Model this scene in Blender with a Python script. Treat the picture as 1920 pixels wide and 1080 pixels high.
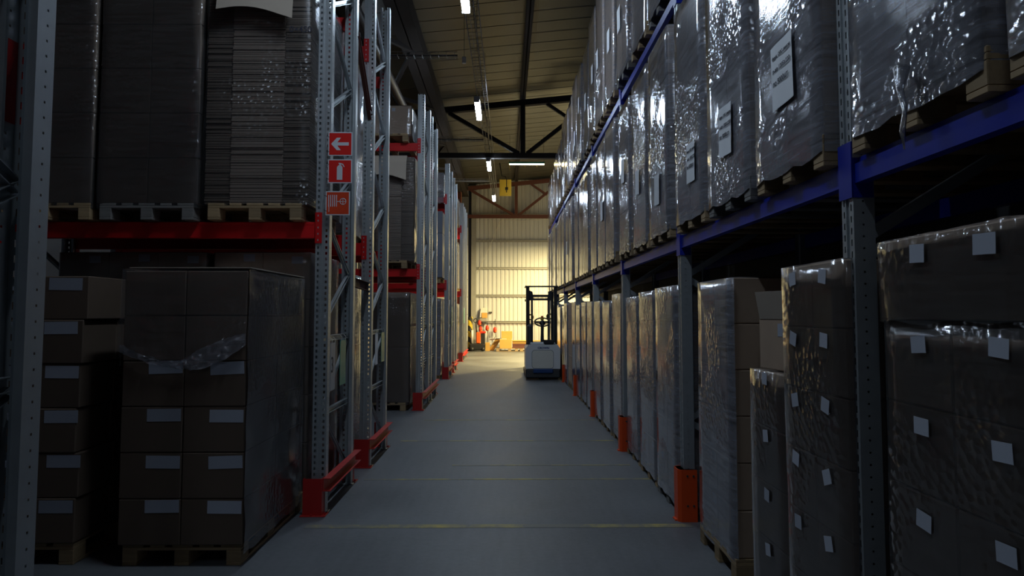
import bpy, math, random
from mathutils import Vector, Matrix, noise
random.seed(7)
PI = math.pi
for _o in list(bpy.data.objects): bpy.data.objects.remove(_o)
SC = bpy.context.scene
COL = SC.collection

# ------------------------------------------------------------------ camera, world, exposure
F_PX = 1280.0
cam = bpy.data.cameras.new('camera'); camo = bpy.data.objects.new('camera', cam); COL.objects.link(camo)
cam.sensor_width = 36.0; cam.lens = 36.0 * F_PX / 1920.0
cam.shift_y = -27.0 / 1920.0
cam.clip_start = 0.05; cam.clip_end = 200
camo.location = (0, 0, 1.7)
camo.rotation_euler = (PI / 2 + math.atan(75 / F_PX), 0, -math.atan(12 / F_PX))
SC.camera = camo
W = bpy.data.worlds.new('world'); SC.world = W; W.use_nodes = True
W.node_tree.nodes['Background'].inputs[0].default_value = (0.45, 0.55, 0.75, 1)
W.node_tree.nodes['Background'].inputs[1].default_value = 0.02
SC.view_settings.view_transform = 'Standard'; SC.view_settings.look = 'None'
SC.view_settings.exposure = 0.3; SC.view_settings.gamma = 1.0; SC.view_settings.use_curve_mapping = False
LED_STRENGTH = 78.0
LED_COLOR = (0.68, 0.83, 1.0)
WARM_POWER = 950.0
WARM_COLOR = (1.0, 0.78, 0.34)
cy = SC.cycles
cy.max_bounces = 7; cy.diffuse_bounces = 4; cy.glossy_bounces = 3; cy.transmission_bounces = 4
cy.transparent_max_bounces = 14; cy.sample_clamp_indirect = 4.0; cy.caustics_reflective = False
cy.use_denoising = True

# ------------------------------------------------------------------ materials
MATS = {}
def nt(name):
    m = bpy.data.materials.new(name); m.use_nodes = True
    t = m.node_tree; b = t.nodes['Principled BSDF']; MATS[name] = m
    return m, t, b
def N(t, typ, **kw):
    n = t.nodes.new(typ)
    for k, v in kw.items():
        if k in n.inputs: n.inputs[k].default_value = v
        else: setattr(n, k, v)
    return n
def plain(name, col, rough=0.5, metal=0.0, var=0.12, scale=6.0, bump=0.0, rnd=0.0, stretch=(1, 1, 1)):
    m, t, b = nt(name)
    tc = N(t, 'ShaderNodeTexCoord'); mp = N(t, 'ShaderNodeMapping'); mp.inputs['Scale'].default_value = stretch
    nz = N(t, 'ShaderNodeTexNoise', Scale=scale, Detail=5.0, Roughness=0.6)
    t.links.new(tc.outputs['Object'], mp.inputs['Vector']); t.links.new(mp.outputs[0], nz.inputs['Vector'])
    mr = N(t, 'ShaderNodeMapRange'); mr.inputs[3].default_value = 1 - var; mr.inputs[4].default_value = 1 + var
    t.links.new(nz.outputs['Fac'], mr.inputs[0])
    val = mr.outputs[0]
    if rnd:
        oi = N(t, 'ShaderNodeObjectInfo'); m2 = N(t, 'ShaderNodeMapRange')
        m2.inputs[3].default_value = 1 - rnd; m2.inputs[4].default_value = 1 + rnd
        t.links.new(oi.outputs['Random'], m2.inputs[0])
        mu = N(t, 'ShaderNodeMath', operation='MULTIPLY'); t.links.new(val, mu.inputs[0]); t.links.new(m2.outputs[0], mu.inputs[1]); val = mu.outputs[0]
    mx = N(t, 'ShaderNodeVectorMath', operation='SCALE'); mx.inputs[0].default_value = col[:3]
    t.links.new(val, mx.inputs['Scale']); t.links.new(mx.outputs[0], b.inputs['Base Color'])
    b.inputs['Roughness'].default_value = rough; b.inputs['Metallic'].default_value = metal
    if bump:
        bp = N(t, 'ShaderNodeBump', Strength=bump, Distance=0.02); t.links.new(nz.outputs['Fac'], bp.inputs['Height']); t.links.new(bp.outputs[0], b.inputs['Normal'])
    return m
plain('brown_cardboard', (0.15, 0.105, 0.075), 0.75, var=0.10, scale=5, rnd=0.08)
plain('cardboard', (0.50, 0.365, 0.265), 0.72, var=0.10, scale=5, rnd=0.10, stretch=(2, 2, 1))
plain('dark_cardboard', (0.33, 0.245, 0.178), 0.75, var=0.10, scale=5, rnd=0.10)
plain('pale_cardboard', (0.50, 0.42, 0.34), 0.7, var=0.06, scale=4, rnd=0.06)
plain('orange_cardboard', (0.62, 0.36, 0.09), 0.7, var=0.06, rnd=0.08)
plain('sheet_edge', (0.40, 0.315, 0.25), 0.8, var=0.45, scale=3, stretch=(0.3, 0.3, 60))
plain('dull_sheet_edge', (0.22, 0.17, 0.13), 0.8, var=0.35, scale=3, stretch=(0.3, 0.3, 60))
plain('grey_goods', (0.20, 0.22, 0.27), 0.6, var=0.08, rnd=0.1)
plain('pallet_wood', (0.36, 0.25, 0.135), 0.8, var=0.3, scale=9, rnd=0.22, stretch=(1, 6, 6))
plain('grey_pallet_wood', (0.20, 0.19, 0.18), 0.85, var=0.3, scale=9, rnd=0.15, stretch=(1, 6, 6))
plain('paper', (0.86, 0.88, 0.92), 0.6, var=0.04)
plain('label_paper', (0.47, 0.50, 0.58), 0.55, var=0.05, rnd=0.12)
plain('ink', (0.03, 0.03, 0.05), 0.6, var=0.0)
plain('galvanised', (0.50, 0.535, 0.555), 0.40, 0.6, var=0.14, scale=14, rnd=0.05)
plain('dark_hole', (0.01, 0.01, 0.012), 0.9, var=0)
plain('beam_red', (0.72, 0.010, 0.012), 0.42, var=0.08, rnd=0.05)
plain('guard_red', (0.50, 0.020, 0.018), 0.45, var=0.15, rnd=0.06)
plain('beam_blue', (0.012, 0.028, 0.36), 0.33, var=0.10)
plain('guard_orange', (0.85, 0.085, 0.010), 0.45, var=0.06)
plain('roof_steel', (0.020, 0.014, 0.012), 0.9, var=0.2, scale=3)
plain('rust_steel', (0.13, 0.045, 0.034), 0.65, var=0.2, scale=3)
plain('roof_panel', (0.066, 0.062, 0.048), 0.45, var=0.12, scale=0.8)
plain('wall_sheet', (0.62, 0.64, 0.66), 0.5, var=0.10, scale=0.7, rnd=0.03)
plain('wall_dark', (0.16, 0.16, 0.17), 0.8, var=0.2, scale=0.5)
plain('girt_steel', (0.33, 0.33, 0.31), 0.6, var=0.15)
plain('brick_red', (0.33, 0.12, 0.07), 0.85, var=0.2)
plain('sign_red', (0.88, 0.025, 0.02), 0.35, var=0.02)
plain('sign_worn', (0.80, 0.075, 0.025), 0.28, var=0.25, scale=9)
plain('sign_white', (0.78, 0.82, 0.86), 0.4, var=0.02)
plain('sign_yellow', (0.90, 0.68, 0.10), 0.4, var=0.05)
plain('placard_green', (0.04, 0.30, 0.22), 0.4, var=0.06)
plain('black_plastic', (0.018, 0.018, 0.020), 0.45, var=0.1)
plain('mast_steel', (0.05, 0.055, 0.06), 0.4, 0.3, var=0.1)
plain('truck_grey', (0.86, 0.87, 0.88), 0.38, var=0.03)
plain('truck_panel', (0.84, 0.82, 0.74), 0.45, var=0.03)
plain('truck_dark', (0.055, 0.058, 0.062), 0.5, var=0.08)
plain('truck_blue', (0.02, 0.06, 0.20), 0.4, var=0.05)
plain('yellow_paint', (0.66, 0.46, 0.05), 0.5, var=0.1)
plain('red_plastic', (0.72, 0.045, 0.022), 0.4, var=0.05)
plain('orange_plastic', (0.80, 0.13, 0.02), 0.4, var=0.05)
plain('white_plastic', (0.75, 0.74, 0.70), 0.4, var=0.02)
plain('wire_steel', (0.30, 0.30, 0.30), 0.4, 0.7, var=0.1)
plain('lamp_housing', (0.45, 0.46, 0.48), 0.5, var=0.03)
plain('grey_pipe', (0.05, 0.045, 0.045), 0.4, 0.2, var=0.1)

def floor_mat():
    m, t, b = nt('floor_concrete')
    tc = N(t, 'ShaderNodeTexCoord')
    n1 = N(t, 'ShaderNodeTexNoise', Scale=0.7, Detail=6.0); n2 = N(t, 'ShaderNodeTexNoise', Scale=22.0, Detail=6.0, Roughness=0.7)
    mp = N(t, 'ShaderNodeMapping'); mp.inputs['Scale'].default_value = (5, 0.5, 1)
    n3 = N(t, 'ShaderNodeTexNoise', Scale=3.0, Detail=4.0)
    for n in (n1, n2): t.links.new(tc.outputs['Object'], n.inputs['Vector'])
    t.links.new(tc.outputs['Object'], mp.inputs['Vector']); t.links.new(mp.outputs[0], n3.inputs['Vector'])
    cr = N(t, 'ShaderNodeValToRGB'); cr.color_ramp.elements[0].color = (0.100, 0.106, 0.117, 1); cr.color_ramp.elements[1].color = (0.185, 0.191, 0.205, 1)
    cr.color_ramp.elements[0].position = 0.3; cr.color_ramp.elements[1].position = 0.72
    ad = N(t, 'ShaderNodeMath', operation='ADD'); t.links.new(n1.outputs['Fac'], ad.inputs[0])
    s = N(t, 'ShaderNodeMath', operation='MULTIPLY_ADD'); s.inputs[1].default_value = 0.35; s.inputs[2].default_value = -0.17
    t.links.new(n2.outputs['Fac'], s.inputs[0])
    s3 = N(t, 'ShaderNodeMath', operation='MULTIPLY_ADD'); s3.inputs[1].default_value = 0.2; s3.inputs[2].default_value = -0.1
    t.links.new(n3.outputs['Fac'], s3.inputs[0])
    t.links.new(s.outputs[0], ad.inputs[1]); a2 = N(t, 'ShaderNodeMath', operation='ADD'); t.links.new(ad.outputs[0], a2.inputs[0]); t.links.new(s3.outputs[0], a2.inputs[1])
    t.links.new(a2.outputs[0], cr.inputs[0]); t.links.new(cr.outputs[0], b.inputs['Base Color'])
    mr = N(t, 'ShaderNodeMapRange'); mr.inputs[3].default_value = 0.38; mr.inputs[4].default_value = 0.62
    t.links.new(n1.outputs['Fac'], mr.inputs[0]); t.links.new(mr.outputs[0], b.inputs['Roughness'])
    bp = N(t, 'ShaderNodeBump', Strength=0.08, Distance=0.01); t.links.new(n2.outputs['Fac'], bp.inputs['Height']); t.links.new(bp.outputs[0], b.inputs['Normal'])
floor_mat()

def worn_line_mat():
    m, t, b = nt('worn_yellow')
    tc = N(t, 'ShaderNodeTexCoord'); n1 = N(t, 'ShaderNodeTexNoise', Scale=2.2, Detail=8.0, Roughness=0.75)
    t.links.new(tc.outputs['Object'], n1.inputs['Vector'])
    cr = N(t, 'ShaderNodeValToRGB'); cr.color_ramp.elements[0].position = 0.46; cr.color_ramp.elements[1].position = 0.70
    cr.color_ramp.elements[0].color = (0.19, 0.185, 0.16, 1); cr.color_ramp.elements[1].color = (0.62, 0.47, 0.07, 1)
    t.links.new(n1.outputs['Fac'], cr.inputs[0]); t.links.new(cr.outputs[0], b.inputs['Base Color']); b.inputs['Roughness'].default_value = 0.55
worn_line_mat()

def film_mat(name, haze=0.30, rough=0.115, spec=1.15, hazecol=(0.70, 0.70, 0.78), bumpk=1.0):
    m = bpy.data.materials.new(name); m.use_nodes = True; MATS[name] = m
    t = m.node_tree; t.nodes.remove(t.nodes['Principled BSDF']); out = t.nodes['Material Output']
    tc = N(t, 'ShaderNodeTexCoord'); oi = N(t, 'ShaderNodeObjectInfo')
    of = N(t, 'ShaderNodeVectorMath', operation='SCALE'); of.inputs[0].default_value = (7.3, 3.1, 9.7); t.links.new(oi.outputs['Random'], of.inputs['Scale'])
    av = N(t, 'ShaderNodeVectorMath', operation='ADD'); t.links.new(tc.outputs['Object'], av.inputs[0]); t.links.new(of.outputs[0], av.inputs[1])
    m1 = N(t, 'ShaderNodeMapping'); m1.inputs['Rotation'].default_value = (0.35, 0.5, 0.2); m1.inputs['Scale'].default_value = (1.2, 1.2, 14)
    m2 = N(t, 'ShaderNodeMapping'); m2.inputs['Rotation'].default_value = (-0.2, -0.25, 0.0); m2.inputs['Scale'].default_value = (3.5, 3.5, 1.1)
    for mm in (m1, m2): t.links.new(av.outputs[0], mm.inputs['Vector'])
    n1 = N(t, 'ShaderNodeTexNoise', Scale=3.0, Detail=5.0, Roughness=0.6, Distortion=0.6); t.links.new(m1.outputs[0], n1.inputs['Vector'])
    n2 = N(t, 'ShaderNodeTexNoise', Scale=2.4, Detail=4.0, Roughness=0.55, Distortion=0.8); t.links.new(m2.outputs[0], n2.inputs['Vector'])
    # crumpled patches
    n3 = N(t, 'ShaderNodeTexVoronoi', Scale=26.0); n3.feature = 'F1'; t.links.new(av.outputs[0], n3.inputs['Vector'])
    n4 = N(t, 'ShaderNodeTexNoise', Scale=1.7, Detail=2.0); t.links.new(av.outputs[0], n4.inputs['Vector'])
    pm = N(t, 'ShaderNodeMapRange'); pm.inputs[1].default_value = 0.47; pm.inputs[2].default_value = 0.66; t.links.new(n4.outputs['Fac'], pm.inputs[0])
    cr = N(t, 'ShaderNodeMath', operation='MULTIPLY'); t.links.new(n3.outputs['Distance'], cr.inputs[0]); t.links.new(pm.outputs[0], cr.inputs[1])
    b1 = N(t, 'ShaderNodeBump', Strength=0.055 * bumpk, Distance=0.02); t.links.new(n1.outputs['Fac'], b1.inputs['Height'])
    b2 = N(t, 'ShaderNodeBump', Strength=0.06 * bumpk, Distance=0.03); t.links.new(n2.outputs['Fac'], b2.inputs['Height']); t.links.new(b1.outputs[0], b2.inputs['Normal'])
    b3 = N(t, 'ShaderNodeBump', Strength=0.7 * bumpk, Distance=0.02); t.links.new(cr.outputs[0], b3.inputs['Height']); t.links.new(b2.outputs[0], b3.inputs['Normal'])
    fr = N(t, 'ShaderNodeFresnel', IOR=1.5); t.links.new(b2.outputs[0], fr.inputs['Normal'])
    fm = N(t, 'ShaderNodeMath', operation='MULTIPLY_ADD'); fm.inputs[1].default_value = 1.15 * spec; fm.inputs[2].default_value = 0.03 * spec; fm.use_clamp = True
    t.links.new(fr.outputs[0], fm.inputs[0])
    tr = N(t, 'ShaderNodeBsdfTransparent', Color=(0.93, 0.93, 0.94, 1)); df = N(t, 'ShaderNodeBsdfDiffuse', Color=hazecol + (1,)); gl = N(t, 'ShaderNodeBsdfGlossy', Color=(0.95, 0.96, 1, 1), Roughness=rough)
    t.links.new(b3.outputs[0], gl.inputs['Normal'])
    hz = N(t, 'ShaderNodeMapRange'); hz.inputs[1].default_value = 0.3; hz.inputs[2].default_value = 0.75; hz.inputs[3].default_value = haze * 0.45; hz.inputs[4].default_value = haze * 1.6
    t.links.new(n1.outputs['Fac'], hz.inputs[0])
    x1 = N(t, 'ShaderNodeMixShader'); t.links.new(hz.outputs[0], x1.inputs[0]); t.links.new(tr.outputs[0], x1.inputs[1]); t.links.new(df.outputs[0], x1.inputs[2])
    x2 = N(t, 'ShaderNodeMixShader'); t.links.new(fm.outputs[0], x2.inputs[0]); t.links.new(x1.outputs[0], x2.inputs[1]); t.links.new(gl.outputs[0], x2.inputs[2])
    t.links.new(x2.outputs[0], out.inputs['Surface'])
film_mat('stretch_film')
film_mat('thin_film', haze=0.05, rough=0.13, spec=0.8, hazecol=(0.66, 0.65, 0.66))
film_mat('bunched_film', haze=0.30, rough=0.22, spec=3.5, bumpk=10)
film_mat('sheet_film', haze=0.03, rough=0.28, spec=0.45, bumpk=1.5, hazecol=(0.66, 0.65, 0.66))
film_mat('clear_panel', haze=0.04, rough=0.03, spec=0.6, bumpk=0.02)

def emit_mat(name, col, s):
    m, t, b = nt(name); b.inputs['Base Color'].default_value = (0.8, 0.8, 0.8, 1)
    b.inputs['Emission Color'].default_value = col + (1,); b.inputs['Emission Strength'].default_value = s
emit_mat('led_diffuser', LED_COLOR, LED_STRENGTH)
emit_mat('dim_led', LED_COLOR, LED_STRENGTH * 0.42)
emit_mat('warm_diffuser', (1.0, 0.80, 0.42), 9.0)
emit_mat('warm_bulb', WARM_COLOR, 20.0)
emit_mat('far_led', LED_COLOR, 18.0)

def hazard_mat():
    m, t, b = nt('hazard_stripe')
    tc = N(t, 'ShaderNodeTexCoord'); w = N(t, 'ShaderNodeTexWave', Scale=1.25); w.wave_type = 'BANDS'; w.bands_direction = 'DIAGONAL'
    t.links.new(tc.outputs['Object'], w.inputs['Vector'])
    cr = N(t, 'ShaderNodeValToRGB'); cr.color_ramp.interpolation = 'CONSTANT'; cr.color_ramp.elements[0].color = (0.02, 0.02, 0.02, 1)
    cr.color_ramp.elements[1].position = 0.5; cr.color_ramp.elements[1].color = (0.7, 0.5, 0.03, 1)
    t.links.new(w.outputs['Fac'], cr.inputs[0]); t.links.new(cr.outputs[0], b.inputs['Base Color'])
hazard_mat()

# ------------------------------------------------------------------ mesh helpers
class MB:
    def __init__(s): s.v = []; s.f = []
    def add(s, vs, fs):
        o = len(s.v); s.v += [tuple(v) for v in vs]; s.f += [tuple(i + o for i in f) for f in fs]; return s
    def quad(s, a, b, c, d): return s.add([a, b, c, d], [(0, 1, 2, 3)])
    def box(s, x0, x1, y0, y1, z0, z1, M=None):
        vs = [Vector((x, y, z)) for z in (z0, z1) for y in (y0, y1) for x in (x0, x1)]
        if M: vs = [M @ v for v in vs]
        return s.add(vs, [(0, 2, 3, 1), (4, 5, 7, 6), (0, 1, 5, 4), (2, 6, 7, 3), (0, 4, 6, 2), (1, 3, 7, 5)])
    def cbox(s, x0, x1, y0, y1, z0, z1, c, M=None):
        """box with chamfered edges"""
        vs = []; idx = {}
        for ix in (0, 1):
            for iy in (0, 1):
                for iz in (0, 1):
                    x = (x0, x1)[ix]; y = (y0, y1)[iy]; z = (z0, z1)[iz]
                    sx = c if ix == 0 else -c; sy = c if iy == 0 else -c; sz = c if iz == 0 else -c
                    for k, p in enumerate(((x, y + sy, z + sz), (x + sx, y, z + sz), (x + sx, y + sy, z))):
                        idx[(ix, iy, iz, k)] = len(vs); vs.append(Vector(p))
        I = idx; fs = []
        for a in (0, 1):
            fs.append([I[(a, 0, 0, 0)], I[(a, 1, 0, 0)], I[(a, 1, 1, 0)], I[(a, 0, 1, 0)]])
            fs.append([I[(0, a, 0, 1)], I[(1, a, 0, 1)], I[(1, a, 1, 1)], I[(0, a, 1, 1)]])
            fs.append([I[(0, 0, a, 2)], I[(1, 0, a, 2)], I[(1, 1, a, 2)], I[(0, 1, a, 2)]])
            for b in (0, 1):
                fs.append([I[(0, a, b, 1)], I[(1, a, b, 1)], I[(1, a, b, 2)], I[(0, a, b, 2)]])
                fs.append([I[(a, 0, b, 0)], I[(a, 1, b, 0)], I[(a, 1, b, 2)], I[(a, 0, b, 2)]])
                fs.append([I[(a, b, 0, 0)], I[(a, b, 1, 0)], I[(a, b, 1, 1)], I[(a, b, 0, 1)]])
                for d in (0, 1): fs.append([I[(a, b, d, 0)], I[(a, b, d, 1)], I[(a, b, d, 2)]])
        ctr = Vector(((x0 + x1) / 2, (y0 + y1) / 2, (z0 + z1) / 2))
        out = []
        for f in fs:
            n = (vs[f[1]] - vs[f[0]]).cross(vs[f[2]] - vs[f[0]]); m = sum((vs[i] for i in f), Vector()) / len(f) - ctr
            out.append(f if n.dot(m) > 0 else f[::-1])
        if M: vs = [M @ v for v in vs]
        return s.add(vs, out)
    def bar(s, p, q, w, h, up=(0, 0, 1)):
        p = Vector(p); q = Vector(q); d = (q - p); L = d.length; d.normalize(); u = Vector(up)
        if abs(d.dot(u)) > 0.98: u = Vector((1, 0, 0))
        r = d.cross(u).normalized(); u = r.cross(d).normalized()
        M = Matrix((r, d, u)).transposed().to_4x4(); M.translation = p
        return s.box(-w / 2, w / 2, 0, L, -h / 2, h / 2, M)
    def tube(s, pts, r, n=8, cap=True):
        pts = [Vector(p) for p in pts]; rings = []
        for i, p in enumerate(pts):
            d = (pts[min(i + 1, len(pts) - 1)] - pts[max(i - 1, 0)]).normalized()
            u = Vector((0, 0, 1)) if abs(d.z) < 0.95 else Vector((1, 0, 0))
            a = d.cross(u).normalized(); b = a.cross(d)
            rr = r[i] if isinstance(r, (list, tuple)) else r
            rings.append([p + (a * math.cos(2 * PI * k / n) + b * math.sin(2 * PI * k / n)) * rr for k in range(n)])
        vs = [v for R in rings for v in R]; fs = []
        for i in range(len(pts) - 1):
            for k in range(n): fs.append((i * n + k, i * n + (k + 1) % n, (i + 1) * n + (k + 1) % n, (i + 1) * n + k))
        if cap: fs.append(tuple(range(n))[::-1]); fs.append(tuple((len(pts) - 1) * n + k for k in range(n)))
        return s.add(vs, fs)
    def prism(s, poly, axis, a, b):
        """poly: 2-D outline, extruded along axis ('x','y','z') from a to b"""
        def P(u, v, w): return {'x': (w, u, v), 'y': (u, w, v), 'z': (u, v, w)}[axis]
        n = len(poly); vs = [P(u, v, a) for u, v in poly] + [P(u, v, b) for u, v in poly]
        fs = [tuple(range(n)), tuple(range(2 * n - 1, n - 1, -1))] + [(i, i + n, (i + 1) % n + n, (i + 1) % n) for i in range(n)]
        return s.add(vs, fs)
    def torus(s, c, R, r, ax='z', n=24, k=8):
        vs = []; fs = []
        for i in range(n):
            a = 2 * PI * i / n
            for j in range(k):
                b = 2 * PI * j / k; q = R + r * math.cos(b); p = (q * math.cos(a), q * math.sin(a), r * math.sin(b))
                if ax == 'y': p = (p[0], p[2], p[1])
                vs.append(Vector(p) + Vector(c))
        for i in range(n):
            for j in range(k): fs.append((i * k + j, ((i + 1) % n) * k + j, ((i + 1) % n) * k + (j + 1) % k, i * k + (j + 1) % k))
        return s.add(vs, fs)
    def mesh(s, name, mat, smooth=False, fix=True):
        me = bpy.data.meshes.new(name); me.from_pydata(s.v, [], s.f); me.materials.append(MATS[mat])
        if fix:
            import bmesh
            b = bmesh.new(); b.from_mesh(me); bmesh.ops.recalc_face_normals(b, faces=b.faces); b.to_mesh(me); b.free()
        if smooth: me.polygons.foreach_set('use_smooth', [True] * len(me.polygons))
        me.update(); return me
CACHE = {}
def cached(key, fn):
    if key not in CACHE: CACHE[key] = fn()
    return CACHE[key]
def obj(name, me, parent=None, loc=(0, 0, 0), rz=0.0, rot=None):
    o = bpy.data.objects.new(name, me); COL.objects.link(o)
    o.location = loc; o.rotation_euler = rot if rot else (0, 0, rz)
    if parent: o.parent = parent
    return o
def tag(o, label=None, cat=None, group=None, kind=None):
    if label: o['label'] = label
    if cat: o['category'] = cat
    if group: o['group'] = group
    if kind: o['kind'] = kind
    return o
def thing(name, label, cat, loc=(0, 0, 0), rz=0.0, group=None):
    return tag(obj(name, None, None, loc, rz), label, cat, group)
def part(name, mb, mat, parent, smooth=False, loc=(0, 0, 0), rz=0.0, label=None, kind=None):
    return tag(obj(name, mb.mesh(name, mat, smooth), parent, loc, rz), label, kind=kind)
def struct(name, mb, mat, parent=None, smooth=False):
    o = obj(name, mb.mesh(name, mat, smooth), parent); o['kind'] = 'structure'; return o
ORD = ['zeroth', 'first', 'second', 'third', 'fourth', 'fifth', 'sixth', 'seventh', 'eighth', 'ninth', 'tenth']

# ------------------------------------------------------------------ room shell
XL, XR, Y0, Y1 = -9.0, 5.2, -2.6, 32.4
def roof_z(x): return 8.02 + 0.1 * x
fl = struct('floor', MB().box(XL, XR, Y0, Y1, -0.2, 0.0), 'floor_concrete')
for i, (y, xa, xb, w) in enumerate([(5.58, -1.6, 1.5, 0.085), (7.13, -1.45, 1.5, 0.05), (7.78, -0.6, 1.4, 0.05), (9.26, -1.4, 1.45, 0.05), (11.05, -1.3, 1.45, 0.05)]):
    part('floor_line', MB().box(xa, xb, y - w / 2, y + w / 2, 0.0, 0.002), 'worn_yellow', fl)
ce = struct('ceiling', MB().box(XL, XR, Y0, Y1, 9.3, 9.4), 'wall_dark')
y = Y0; k = 0
PW = 1.15
def roof_panel():
    # sandwich panel spanning the roof slope, with shallow ribs along its length
    mb = MB(); n = 4
    for j in range(n):
        ya = j * PW / n; yb = (j + 1) * PW / n - (0.012 if j == n - 1 else 0.0)
        d = 0.0 if j % 2 == 0 else 0.006
        vs = [(XL, ya, roof_z(XL) + d), (XR, ya, roof_z(XR) + d), (XR, yb, roof_z(XR) + d), (XL, yb, roof_z(XL) + d)]
        mb.quad(*vs)
        if j == n - 1:
            mb.quad((XL, yb, roof_z(XL) + d), (XR, yb, roof_z(XR) + d), (XR, yb, roof_z(XR) + 0.06), (XL, yb, roof_z(XL) + 0.06))
            mb.quad((XL, yb, roof_z(XL) + 0.06), (XR, yb, roof_z(XR) + 0.06), (XR, yb + 0.012, roof_z(XR) + 0.06), (XL, yb + 0.012, roof_z(XL) + 0.06))
            mb.quad((XL, yb + 0.012, roof_z(XL)), (XR, yb + 0.012, roof_z(XR)), (XR, yb + 0.012, roof_z(XR) + 0.06), (XL, yb + 0.012, roof_z(XL) + 0.06))
    mb.quad((XL, 0, roof_z(XL) + 0.08), (XR, 0, roof_z(XR) + 0.08), (XR, PW, roof_z(XR) + 0.08), (XL, PW, roof_z(XL) + 0.08))
    return mb.mesh('roof_panel', 'roof_panel', fix=False)
rp = roof_panel()
while y < Y1:
    obj('roof_panel', rp, ce, (0, y, 0)); y += PW
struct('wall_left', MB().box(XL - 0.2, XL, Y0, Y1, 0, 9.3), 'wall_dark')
struct('wall_right_and_light_block', MB().box(2.85, 3.0, Y0, 22.75, 0, 9.3).box(3.0, XR, 22.6, 22.75, 0, 9.3).box(XR, XR + 0.2, 22.6, Y1, 0, 9.3), 'wall_dark')  # inner partition and return added to block warm bay light behind the rack
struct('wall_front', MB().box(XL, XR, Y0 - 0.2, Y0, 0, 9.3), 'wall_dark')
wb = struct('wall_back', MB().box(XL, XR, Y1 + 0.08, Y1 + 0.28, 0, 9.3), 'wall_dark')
def corrugated(w, h):
    """trapezoid-ribbed cladding sheet, ribs vertical"""
    mb = MB(); p = 0.2; n = int(round(w / p)); prof = []
    for i in range(n):
        x = i * p; prof += [(x, 0.0), (x + 0.09, 0.0), (x + 0.115, 0.03), (x + 0.175, 0.03)]
    prof.append((n * p, 0.0))
    for (xa, ya), (xb, yb) in zip(prof, prof[1:]):
        mb.quad((xa, ya, 0), (xb, yb, 0), (xb, yb, h), (xa, ya, h))
    return mb.mesh('cladding_panel', 'wall_sheet', fix=False)
for zz0, zz1 in ((0.0, 1.3), (1.3, 2.55), (2.55, 3.85), (3.85, 5.15), (5.15, 6.4), (6.4, 8.1)):
    me = cached(('clad', round(zz1 - zz0, 3)), lambda: corrugated(1.0, zz1 - zz0))
    for i in range(-2, 5):
        obj('cladding_panel', me, wb, (-1.4 + (i + 2) * 1.0 - 0.02, Y1 - 0.01 + random.uniform(0, 0.006), zz0))
for z in (1.3, 2.55, 3.85, 5.15, 6.4):
    g = MB().box(-1.42, XR, Y1 - 0.09, Y1 - 0.02, z - 0.05, z + 0.05).box(-1.42, XR, Y1 - 0.13, Y1 - 0.09, z + 0.035, z + 0.05)
    part('girt', g, 'girt_steel', wb)
# wall to the side of the back wall, pale block panels behind the end of the racks
wp = obj('wall_side', MB().box(-3.2, -1.75, Y1 - 0.35, Y1 - 0.05, 0, 8).mesh('wall_side', 'wall_dark')); wp['kind'] = 'structure'
for i in range(7):
    for j in range(2):
        part('wall_panel', MB().cbox(-1.76 - 0.72 * (j + 1), -1.76 - 0.72 * j - 0.01, Y1 - 0.42, Y1 - 0.36, 0.02 + i * 0.82, 0.02 + i * 0.82 + 0.805, 0.008), 'wall_sheet', wp)
tr = MB().box(-1.62, -1.40, Y1 - 0.30, Y1 - 0.27, 0, 7.6).box(-1.62, -1.40, Y1 - 0.08, Y1 - 0.05, 0, 7.6).box(-1.52, -1.50, Y1 - 0.27, Y1 - 0.08, 0, 7.6)
struct('trim_1', tr, 'girt_steel')

# roof trusses: top chord follows the slope, posts and diagonals, as one truss per axis with members as parts
def truss(y, mat, label):
    r = thing('roof_truss', label, 'truss', (0, y, 0))
    def zt(x): return 7.78 + 0.1 * x
    def m(name, p, q, w=0.16, h=0.16): part(name, MB().bar(p, q, w, h), mat, r)
    m('bottom_chord', (XL, 0, 6.27), (XR, 0, 6.27), 0.16, 0.15); m('top_chord', (XL, 0, zt(XL)), (XR, 0, zt(XR)), 0.18, 0.17)
    step = 2.3; x0 = 0.5
    for i in range(-4, 3):
        x = x0 + i * step
        if x < XL or x > XR: continue
        if i % 2 == 0:
            m('post', (x, 0, 6.34), (x, 0, zt(x) - 0.08), 0.15, 0.14)
        if i % 2 == 0:
            for sg in (-1, 1):
                xe = x + sg * (step - 0.15)
                if XL < xe < XR: m('diagonal', (x + sg * 0.12, 0.0, 6.34), (xe, 0, zt(xe) - 0.09), 0.12, 0.11)
            xs = x + 0.62 * step
            if xs < XR:
                f = 0.62; m('strut', (x + 0.12 + f * (step - 0.15), 0, 6.34 + f * (zt(x + step) - 6.5)), (x + 0.7, 0, zt(x + 0.7) - 0.08), 0.09, 0.09)
    return r
truss(19.6, 'roof_steel', 'dark steel roof truss crossing the aisle above the third bright lamp')
truss(32.0, 'rust_steel', 'reddish steel roof truss standing against the pale back wall')
truss(7.2, 'roof_steel', 'dark steel roof truss high above the near end of the aisle')
def ibeam_y(name, label, x, z, w, h, mat, ya=Y0, yb=31.8):
    mb = MB().box(x - w / 2, x + w / 2, ya, yb, z - h / 2, z - h / 2 + 0.02).box(x - w / 2, x + w / 2, ya, yb, z + h / 2 - 0.02, z + h / 2).box(x - 0.01, x + 0.01, ya, yb, z - h / 2, z + h / 2)
    return tag(obj(name, mb.mesh(name, mat)), label, 'beam')
ibeam_y('roof_purlin', 'narrow dark steel beam running along the roof over the aisle', 0.5, roof_z(0.5) - 0.1, 0.15, 0.15, 'roof_steel')
ibeam_y('roof_girder', 'deep dark steel girder running along the roof above the red racks', -1.95, 7.35, 0.42, 0.36, 'roof_steel')
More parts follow.
